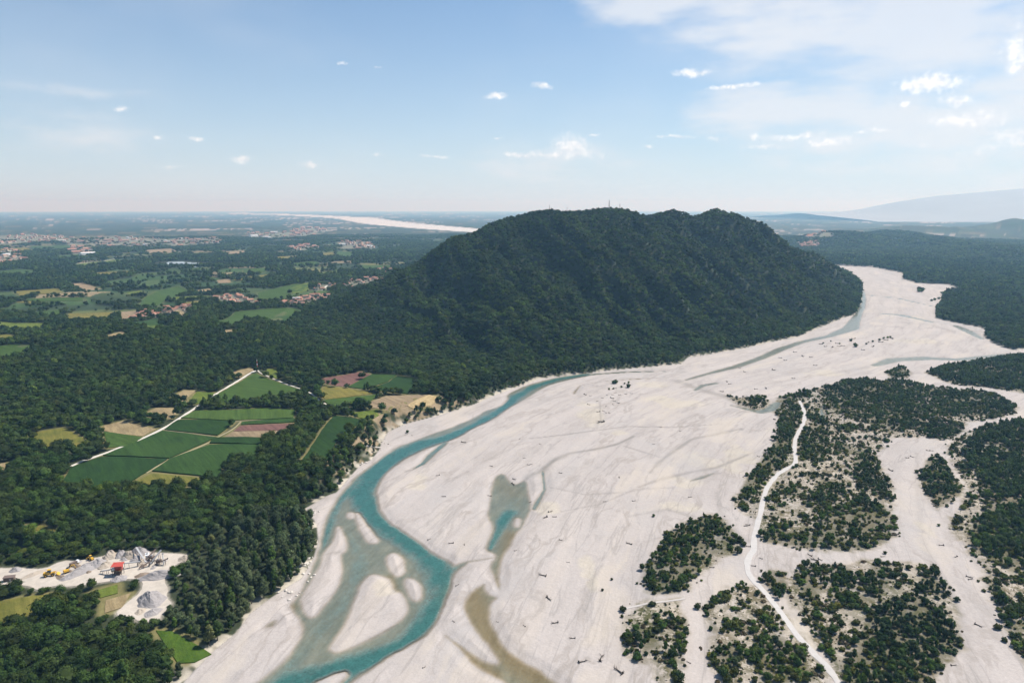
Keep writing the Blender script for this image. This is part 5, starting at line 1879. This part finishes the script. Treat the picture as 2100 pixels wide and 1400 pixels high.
for i in range(18):
    u_, v_ = 20 + 370 * rng.random(), 0
    v_ = (1152 + 40 * rng.random()) if u_ < 200 else (1140 + 42 * rng.random())
    if sdf(QUARRY_W, *[np.array([q]) for q in land_at(u_, v_)], 10.0)[0] > 3:
        pile(u_, v_, 1.6 + 2.4 * rng.random(), .8 + 1.6 * rng.random(), 'pile_grey' if i % 2 else 'pile_brown', 'small tipped %s load in the gravel yard' % ('grey' if i % 2 else 'brown'), 1 + rng.random(), rng.random() * 3)
        bpy.context.scene.collection.objects[-1]['group'] = 'tipped loads in the gravel yard'
pile(166, 1172, 6, 4.2, 'pile_grey', 'long grey gravel berm across the yard', 2.9, 1.05)
pile(180, 1162, 5, 4.0, 'pile_grey', 'second long berm with a weedy gully beside it', 2.5, 1.0)
pile(324, 1182, 8, 6.0, 'pile_grey', 'long wedge of grey gravel below the conveyors', 1.9, .35)
pile(70, 1178, 4, 2.2, 'pile_tan', 'pale flat topped sand bank in the yard', 2.8, 1.0)

p = land_at(243, 1178)
z = float(hg(*p)) + .3
cr = empty('crushing_plant', (p[0], p[1], z), .12, .95)
for sx in (-3.6, 0, 3.6):
    for sy in (-2.4, 2.4):
        MB().box((sx, sy, 2.6), (.35, .35, 5.4)).build('leg', M['steel'], cr)
MB().box((0, 0, 4.2), (8.2, 5.6, .4)).build('platform', M['steel'], cr)
MB().box((-.5, 0, 2.3), (5.6, 3.6, 3.0), 0, 0, .8).build('crusher_body', M['steel'], cr)
MB().box((1.0, 0, 6.0), (4.4, 3.4, 3.2), 0, 0, 1.25).build('hopper', M['redpaint'], cr)
MB().box((-3.0, -1.6, 5.7), (2.0, 2.0, 2.6)).build('cabin', M['white'], cr)
rf = MB()
rf.add([(-4.2, -3.2, 8.6), (4.6, -3.2, 8.6), (4.6, 3.2, 9.6), (-4.2, 3.2, 9.6), (-4.2, -3.2, 8.85), (4.6, -3.2, 8.85), (4.6, 3.2, 9.85), (-4.2, 3.2, 9.85)], [(3, 2, 1, 0), (4, 5, 6, 7), (0, 1, 5, 4), (1, 2, 6, 5), (2, 3, 7, 6), (3, 0, 4, 7)])
rf.build('roof', M['red'], cr)
for sx in (-4.0, 4.4):
    for sy in (-3.0, 3.0):
        MB().box((sx, sy, 6.5 + (.25 if sy > 0 else 0)), (.25, .25, 4.2)).build('post', M['steel'], cr)
MB().tube([(-4, -2.9, 4.9), (4, -2.9, 4.9)], .1, 5).build('railing', M['yellow'], cr)
tag(cr, 'rusty crushing plant on legs under a red sheet roof', 'crusher')


def conveyor(u0, v0, z0, u1, v1, z1, label, mat='grey_steel'):
    a, b = land_at(u0, v0), land_at(u1, v1)
    za = float(hg(*a)) + .3
    o = empty('conveyor', (a[0], a[1], za))
    d = np.array([b[0] - a[0], b[1] - a[1], z1 - z0])
    n = np.array([-d[1], d[0], 0])
    n = n / (np.linalg.norm(n) + 1e-6) * .7
    s = np.array([0, 0, z0])
    V = [s - n, s + n, s + d + n, s + d - n]
    V = V + [q + np.array([0, 0, .5]) for q in V]
    MB().add(V, [(3, 2, 1, 0), (4, 5, 6, 7), (0, 1, 5, 4), (1, 2, 6, 5), (2, 3, 7, 6), (3, 0, 4, 7)]).build('belt', M[mat], o)
    for t_ in (.35, .8):
        q = s + d * t_
        MB().tube([q - n + (0, 0, 0), q - n * 1.6 - np.array([0, 0, q[2] + .3])], .16, 5).build('leg', M['steel'], o)
        MB().tube([q + n + (0, 0, 0), q + n * 1.6 - np.array([0, 0, q[2] + .3])], .16, 5).build('leg', M['steel'], o)
    MB().tube([s + d - n * 1.1 + (0, 0, .2), s + d + n * 1.1 + (0, 0, .2)], .45, 8).build('drum', M['black'], o)
    tag(o, label, 'conveyor')


conveyor(300, 1156, 1, 281, 1140, 8.5, 'pale conveyor climbing to the tall grey heap')
conveyor(297, 1154, 1.5, 322, 1142, 7, 'rusty conveyor rising towards the forest', 'steel')
conveyor(306, 1162, 1, 333, 1146, 8, 'grey conveyor rising beside the slim post')
conveyor(285, 1168, 1, 312, 1160, 4, 'low rusty conveyor in the middle of the plant', 'steel')
conveyor(252, 1168, 5, 290, 1160, 3, 'long thin conveyor leaving the crusher')
conveyor(228, 1178, 4, 208, 1176, 2, 'short conveyor on the other side of the crusher')
conveyor(318, 1160, 1, 345, 1158, 5, 'dark conveyor by the sand road', 'steel')
for (u, v, lab) in ((312, 1150, 'brown screening box among the conveyors'), (326, 1158, 'dark feed hopper among the conveyors'), (303, 1146, 'white motor housing among the conveyors')):
    p = land_at(u, v)
    o = empty('screening_unit', (p[0], p[1], float(hg(*p)) + .3), u * .1)
    for sx in (-1.4, 1.4):
        for sy in (-1, 1):
            MB().box((sx, sy, 1.2), (.3, .3, 2.6)).build('leg', M['steel'], o)
    MB().box((0, 0, 3.4), (3.6, 2.6, 2.2), 0, .12, 1.15).build('box', M['white' if 'white' in lab else 'steel'], o)
    MB().box((0, 0, 4.9), (1.6, 1.2, 1.0)).build('motor', M['grey_steel'], o)
    tag(o, lab, 'machine')
p = land_at(336, 1158)
o = empty('slim_post', (p[0], p[1], float(hg(*p))))
MB().tube([(0, 0, -.5), (0, 0, 10)], [.5, .35], 7).build('shaft', M['white'], o)
MB().box((0, 0, 10.2), (1.6, .8, .5)).build('lamp_head', M['grey_steel'], o)
tag(o, 'slim pale post beside the conveyors', 'post')


def wheels(o, xs, y, r, w):
    for x in xs:
        for sy in (-1, 1):
            wh = MB().tube([(x, sy * (y - w / 2), r), (x, sy * (y + w / 2), r)], r, 12).build('wheel', M['black'], o)
            MB().tube([(x, sy * (y + w / 2), r), (x, sy * (y + w / 2 + .06), r)], r * .5, 10).build('rim', M['yellow'], wh)


def loader(u, v, rz, s, label):
    p = land_at(u, v)
    o = empty('wheel_loader', (p[0], p[1], float(hg(*p)) + .3), rz, s)
    MB().box((-1.9, 0, 1.9), (3.6, 2.2, 1.5), 0, 0, .85).build('engine_body', M['yellow'], o)
    MB().box((1.2, 0, 1.5), (2.2, 1.7, 1.0)).build('front_frame', M['yellow'], o)
    cb = MB().box((-.4, 0, 3.1), (1.7, 1.7, 1.9), 0, 0, .9).build('cabin', M['pane'], o)
    MB().box((-.4, 0, 4.12), (1.9, 1.8, .15)).build('roof', M['yellow'], cb)
    wheels(o, (-2.2, 1.4), 1.25, .85, .7)
    for sy in (-.6, .6):
        MB().tube([(1.0, sy, 2.1), (2.6, sy, 2.2), (3.7, sy, 1.0)], .22, 6).build('arm', M['yellow'], o)
    bk = MB()
    bk.add([(3.6, -1.6, .3), (3.6, 1.6, .3), (5.0, 1.6, .25), (5.0, -1.6, .25), (3.5, -1.6, 1.5), (3.5, 1.6, 1.5)], [(0, 3, 2, 1), (0, 1, 5, 4), (0, 4, 3), (1, 2, 5), (4, 5, 2, 3)])
    bk.build('bucket', M['yellow'], o)
    tag(o, label, 'loader')


def excavator(u, v, rz, s, label):
    p = land_at(u, v)
    o = empty('excavator', (p[0], p[1], float(hg(*p)) + .3), rz, s)
    for sy in (-1.1, 1.1):
        MB().box((0, sy, .5), (4.2, .6, 1.0), 0, 0, .85).build('crawler', M['black'], o)
    MB().box((-.6, 0, 1.9), (3.6, 2.6, 1.5), 0, 0, .9).build('house', M['yellow'], o)
    MB().box((.6, .8, 2.6), (1.5, 1.1, 1.8), 0, 0, .9).build('cabin', M['pane'], o)
    MB().tube([(1.0, -.2, 1.9), (3.2, -.2, 4.9), (5.2, -.2, 4.4)], [.35, .35, .25], 6).build('boom', M['yellow'], o)
    MB().tube([(5.0, -.2, 4.6), (6.0, -.2, 1.8)], [.28, .18], 6).build('stick', M['yellow'], o)
    MB().box((5.8, -.2, 1.3), (1.0, 1.2, 1.0), 0, .4, .7).build('bucket', M['steel'], o)
    tag(o, label, 'excavator')


loader(104, 1181, .35, 1.35, 'yellow wheel loader with lowered bucket on the sand')
excavator(138, 1174, .9, 1.05, 'yellow excavator with bent boom by the long berm')
loader(186, 1148, 2.6, .95, 'small yellow loader on top of the heaps by the forest')
p = land_at(153, 1159)
tk = empty('dump_truck', (p[0], p[1], float(hg(*p)) + .3), 1.15)
MB().box((0, 0, 1.1), (7.4, 2.0, .4)).build('chassis', M['black'], tk)
cb = MB().box((2.9, 0, 2.2), (1.7, 2.3, 2.0), 0, 0, .93).build('cab', M['white'], tk)
MB().box((3.72, 0, 2.6), (.08, 1.9, .8)).build('windscreen', M['pane'], cb)
MB().box((-1.0, 0, 2.2), (4.8, 2.4, 1.5), 0, 0, 1.1).build('tipper_body', M['steel'], tk)
wheels(tk, (-2.8, -1.6, 2.6), 1.0, .55, .4)
tag(tk, 'dump truck with white cab and dark tipper parked by the berm', 'truck')
p = land_at(20, 1190)
sh = empty('shed', (p[0], p[1], float(hg(*p)) + .3), .3)
MB().box((0, 0, 1.4), (7, 4, 3.2)).build('wall', M['steel'], sh)
MB().box((0, 0, 3.15), (7.8, 4.8, .3), 0, .05).build('roof', M['steel'], sh)
MB().box((1.0, -2.03, 1.1), (1.2, .1, 2.2)).build('door', M['grey_steel'], sh)
tag(sh, 'rusty brown shed with flat roof behind the yard trees', 'shed')

# ------------------------------------------------------------------ driftwood and boulders on the gravel

def drift_mesh(seed, root=True):
    r = random.Random(seed)
    trunk = MB()
    Ln = 5.2
    bend = r.uniform(-.6, .6)
    trunk.tube([(-Ln / 2, 0, .45), (-Ln / 6, bend * .5, .5), (Ln / 5, bend, .42), (Ln / 2, bend * .4, .3)], [.42, .36, .27, .12], 7)
    limbs = MB()
    for i in range(6):
        x = r.uniform(-.1, .48) * Ln
        a = r.uniform(0, 6.28)
        l = r.uniform(1.0, 2.6)
        limbs.tube([(x, bend * .6, .45), (x + l * .5, bend * .6 + math.cos(a) * l * .5, .5 + abs(math.sin(a)) * l * .45), (x + l, bend * .6 + math.cos(a) * l, .5 + abs(math.sin(a)) * l * .8)], [.16, .1, .03], 5)
    roots = MB()
    for i in range(9):
        a = 2 * math.pi * i / 9 + r.uniform(-.2, .2)
        l = r.uniform(1.1, 1.9)
        roots.tube([(-Ln / 2 + .2, 0, .5), (-Ln / 2 - .3, math.cos(a) * l * .6, .55 + max(-.5, math.sin(a) * l * .6)), (-Ln / 2 - .2, math.cos(a) * l, .55 + max(-.5, math.sin(a) * l))], [.3, .2, .05], 5)
    return trunk.mesh('trunk', M['wood']), limbs.mesh('branch', M['wood']), roots.mesh('root', M['wood'])


DRIFT = [drift_mesh(i) for i in range(5)]
drift = [(951, 908, 1.3), (898, 976, .9), (910, 1019, .9), (1007, 957, .8), (1052, 992, 1.2), (1055, 983, .9), (1004, 1016, .8), (1087, 1029, .7), (1075, 940, .6), (1084, 954, .7), (1089, 953, .6), (1066, 901, .6), (1108, 912, .6), (1129, 1050, 1.0),
         (1118, 1063, 1.2), (1137, 1061, .8), (1150, 1109, .7), (925, 1115, .9), (880, 1107, .6), (952, 1117, .5), (938, 1200, .6), (1113, 1182, 1.2), (1126, 1230, 1.2), (1138, 1279, 1.0), (1174, 1310, .8), (1195, 1359, 1.2), (1233, 1352, 1.3), (1268, 1378, 1.5),
         (1290, 1116, 1.1), (1149, 971, .8), (1270, 981, .7), (833, 892, .7), (845, 894, .5), (1232, 866, 1.5), (1228, 868, 1.3), (1236, 867, 1.2), (1238, 864, 1.0), (1285, 700, .1),
         (1560, 1146, .6), (1660, 1140, .9), (1670, 1150, 1.3), (1682, 1149, .9), (1810, 1143, .7), (1930, 1120, .9), (1960, 1143, .8), (2006, 1284, 1.0), (1988, 1185, 1.0), (1990, 1190, .8), (1955, 1366, .7), (1860, 940, .9), (1870, 938, .9), (1903, 925, .9), (1826, 965, 1.3),
         (1533, 1078, .9), (1530, 1080, .8), (1534, 1122, .9), (1545, 1162, .8), (1460, 1166, .8), (1410, 1285, .6), (1412, 1360, .6), (1300, 1028, .7), (1415, 1020, .7), (1240, 1030, .6), (1340, 912, .6), (1395, 885, .8), (1355, 877, .6), (1555, 937, .7),
         (1020, 1275, .4), (1075, 1285, .5), (930, 1275, .5), (1057, 1130, .5), (1165, 1155, .5), (870, 1370, .5)]
for (x, y, s) in ((262, 385, 1.3), (390, 415, .7), (700, 470, .8), (350, 640, 1.0), (575, 550, .7), (600, 840, 1.1), (735, 815, .7), (790, 860, .7), (890, 875, .9), (800, 690, .7), (960, 475, 1.3), (1015, 550, .9), (1110, 595, 1.1), (990, 640, .7), (1310, 370, .9), (1460, 350, .8),
                  (870, 250, .8), (990, 230, .8), (1045, 205, .8), (1220, 185, .8), (1040, 330, .8), (970, 385, .8), (830, 400, .7), (1155, 390, .8)):
    drift.append((1180 + x / 12.73, 780 + y / 12.73, s))
for (x, y, s) in ((600, 165, 1.3), (630, 180, 1.3), (740, 155, 1.6), (790, 160, 1.4), (815, 210, 1.4), (560, 240, 1.6), (380, 250, 1.1), (350, 225, 1.0), (270, 310, 1.2), (290, 325, 1.1), (450, 355, 1.1), (510, 350, 1.4), (680, 290, 1.2), (690, 128, 1.4), (920, 100, 1.8), (850, 80, 1.8),
                  (1110, 115, 1.6), (1170, 95, 1.8), (1220, 68, 2.0), (1250, 55, 2.0), (1285, 45, 2.0), (950, 75, 1.5), (985, 90, 1.5), (1140, 70, 1.6), (1050, 45, 1.8), (170, 320, 1.0), (240, 370, 1.3), (370, 405, 1.6), (405, 405, 1.4), (1530, 735, .8), (880, 95, 1.5), (960, 92, 1.4)):
    drift.append((1400 + x / 3, 680 + y / 3, s))
for (u, v, s) in drift:
    p = px_ground(u, v)
    i = int(rng.integers(5))
    o = empty('driftwood', (p[0], p[1], float(hg(*p)) - .05), rng.normal() * .7 + (0 if rng.random() < .5 else math.pi), s * .85)
    for nm, me in zip(('trunk', 'branch', 'root'), DRIFT[i]):
        link(nm, me, o)
    w = 'beside the turquoise river' if u < 1000 else ('near the forked pool' if u < 1160 and v < 1200 else ('in the litter of logs on the middle gravel flat' if 1170 < u < 1300 and v < 900 else ('on the upper gravel flat' if v < 900 else ('at the edge of the wooded islands' if u > 1400 else 'on the open gravel by the small sparse island'))))
    tag(o, 'grey driftwood tree with roots stranded %s' % w, 'driftwood', 'driftwood %s' % w)


def rock_mesh(seed):
    r = np.random.default_rng(seed)
    V, Fc = ICO1
    V = V * (1 + .28 * r.normal(size=(len(V), 1)) * .8) * np.array([1.2, .9, .7])
    me = bpy.data.meshes.new('boulder')
    me.from_pydata(V.tolist(), [], Fc)
    me.materials.append(M['stone'])
    return me


ROCKS = [rock_mesh(i) for i in range(5)]
for (u, v, w, h, n, lab) in ((640, 1052, 12, 8, 14, 'pale boulder on the stony point below the willow wood'), (630, 1165, 12, 24, 16, 'pale boulder in the bank protection beside the willow wood'), (788, 908, 8, 10, 10, 'pale boulder at the mouth of the small gully below the bluff'),
                             (745, 953, 10, 7, 9, 'pale boulder at the water edge under the river trees'), (590, 1215, 20, 12, 8, 'pale boulder on the sloping gravel bank')):
    for i in range(n):
        p = land_at(u + rng.normal() * w * .6, v + rng.normal() * h * .6)
        s = .7 + .9 * rng.random()
        o = link('boulder', ROCKS[int(rng.integers(5))], None, (p[0], p[1], float(hg(*p)) + .2 * s))
        o.scale = (s, s * (.8 + .4 * rng.random()), s)
        o.rotation_euler = (0, 0, rng.random() * 6)
        tag(o, lab, 'boulder', lab.replace('boulder', 'boulders'))
a, b = land_at(733, 914), land_at(781, 919)
o = empty('fallen_trunk', (a[0], a[1], float(hg(*a)) + 1.0))
MB().tube([(0, 0, 0), (b[0] - a[0], b[1] - a[1], float(hg(*b)) + .6 - float(hg(*a)) - 1.0)], [1.3, .9], 8).build('trunk', M['stone'], o)
MB().box((1.0, 0, -.8), (3.0, 3.0, 2.4), .3).build('footing', M['stone'], o)
tag(o, 'long pale wall crossing the gully below the bluff', 'wall')
bpy.data.objects[o.name].name = 'gully_wall'

# ------------------------------------------------------------------ the far range and the air
prof = S("1640,437 1740,434 1800,424 1850,412 1930,400 2010,393 2100,385 2260,379 2450,384 2700,388")
YD = 20000.0
cx_, cz_ = [], []
for u, v in prof:
    d = px_dir(u, v)
    cx_.append(d[0] * YD / d[1])
    cz_.append(max(0.0, CAM_H + d[2] * YD / d[1]))
xs = np.linspace(cx_[0], cx_[-1], 140)
tz = np.interp(xs, cx_, cz_)
ys = np.linspace(-1, 1, 40)
XX, YY = np.meshgrid(xs, ys)
ZZ = tz[None, :] * (1 - np.abs(YY)) ** .85
ZZ = ZZ * (1 + .18 * (fbm(XX / 1400, YY * 3, 7, 4) - .5) * (np.abs(YY) > .03)) - 2
V = np.stack([XX, YD + YY * 4500, ZZ], -1).reshape(-1, 3)
ii = np.arange(V.shape[0]).reshape(40, 140)
qd = np.stack([ii[:-1, :-1], ii[:-1, 1:], ii[1:, 1:], ii[1:, :-1]], -1).reshape(-1, 4)
m_far = mat_plain('far_hazed_rock', (.27, .29, .31), .95, .15, 900.0)  # pale limestone tone with the fading of distant haze worked into the colour
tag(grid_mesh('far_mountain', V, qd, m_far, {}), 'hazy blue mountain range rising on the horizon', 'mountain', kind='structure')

HAZE_D = 5.2e-5
x0, x1, y0, y1, z0, z1 = -90000, 90000, -400, 80000, -8, 1080
hz = MB().box(((x0 + x1) / 2, (y0 + y1) / 2, (z0 + z1) / 2), (x1 - x0, y1 - y0, z1 - z0))
mh = bpy.data.materials.new('air')
mh.use_nodes = True
mh.node_tree.nodes.clear()
t = NT(mh.node_tree)
out = t.n('ShaderNodeOutputMaterial')
pv = t.n('ShaderNodeVolumePrincipled')
pv.inputs['Color'].default_value = (.36, .68, 1.0, 1)
pv.inputs['Absorption Color'].default_value = (1, 1, 1, 1)
pv.inputs['Density'].default_value = HAZE_D
pv.inputs['Anisotropy'].default_value = .2
mh.node_tree.links.new(pv.outputs[0], out.inputs['Volume'])
ho = hz.build('haze', mh)
tag(ho, 'summer haze filling the valley air', 'haze', kind='stuff')
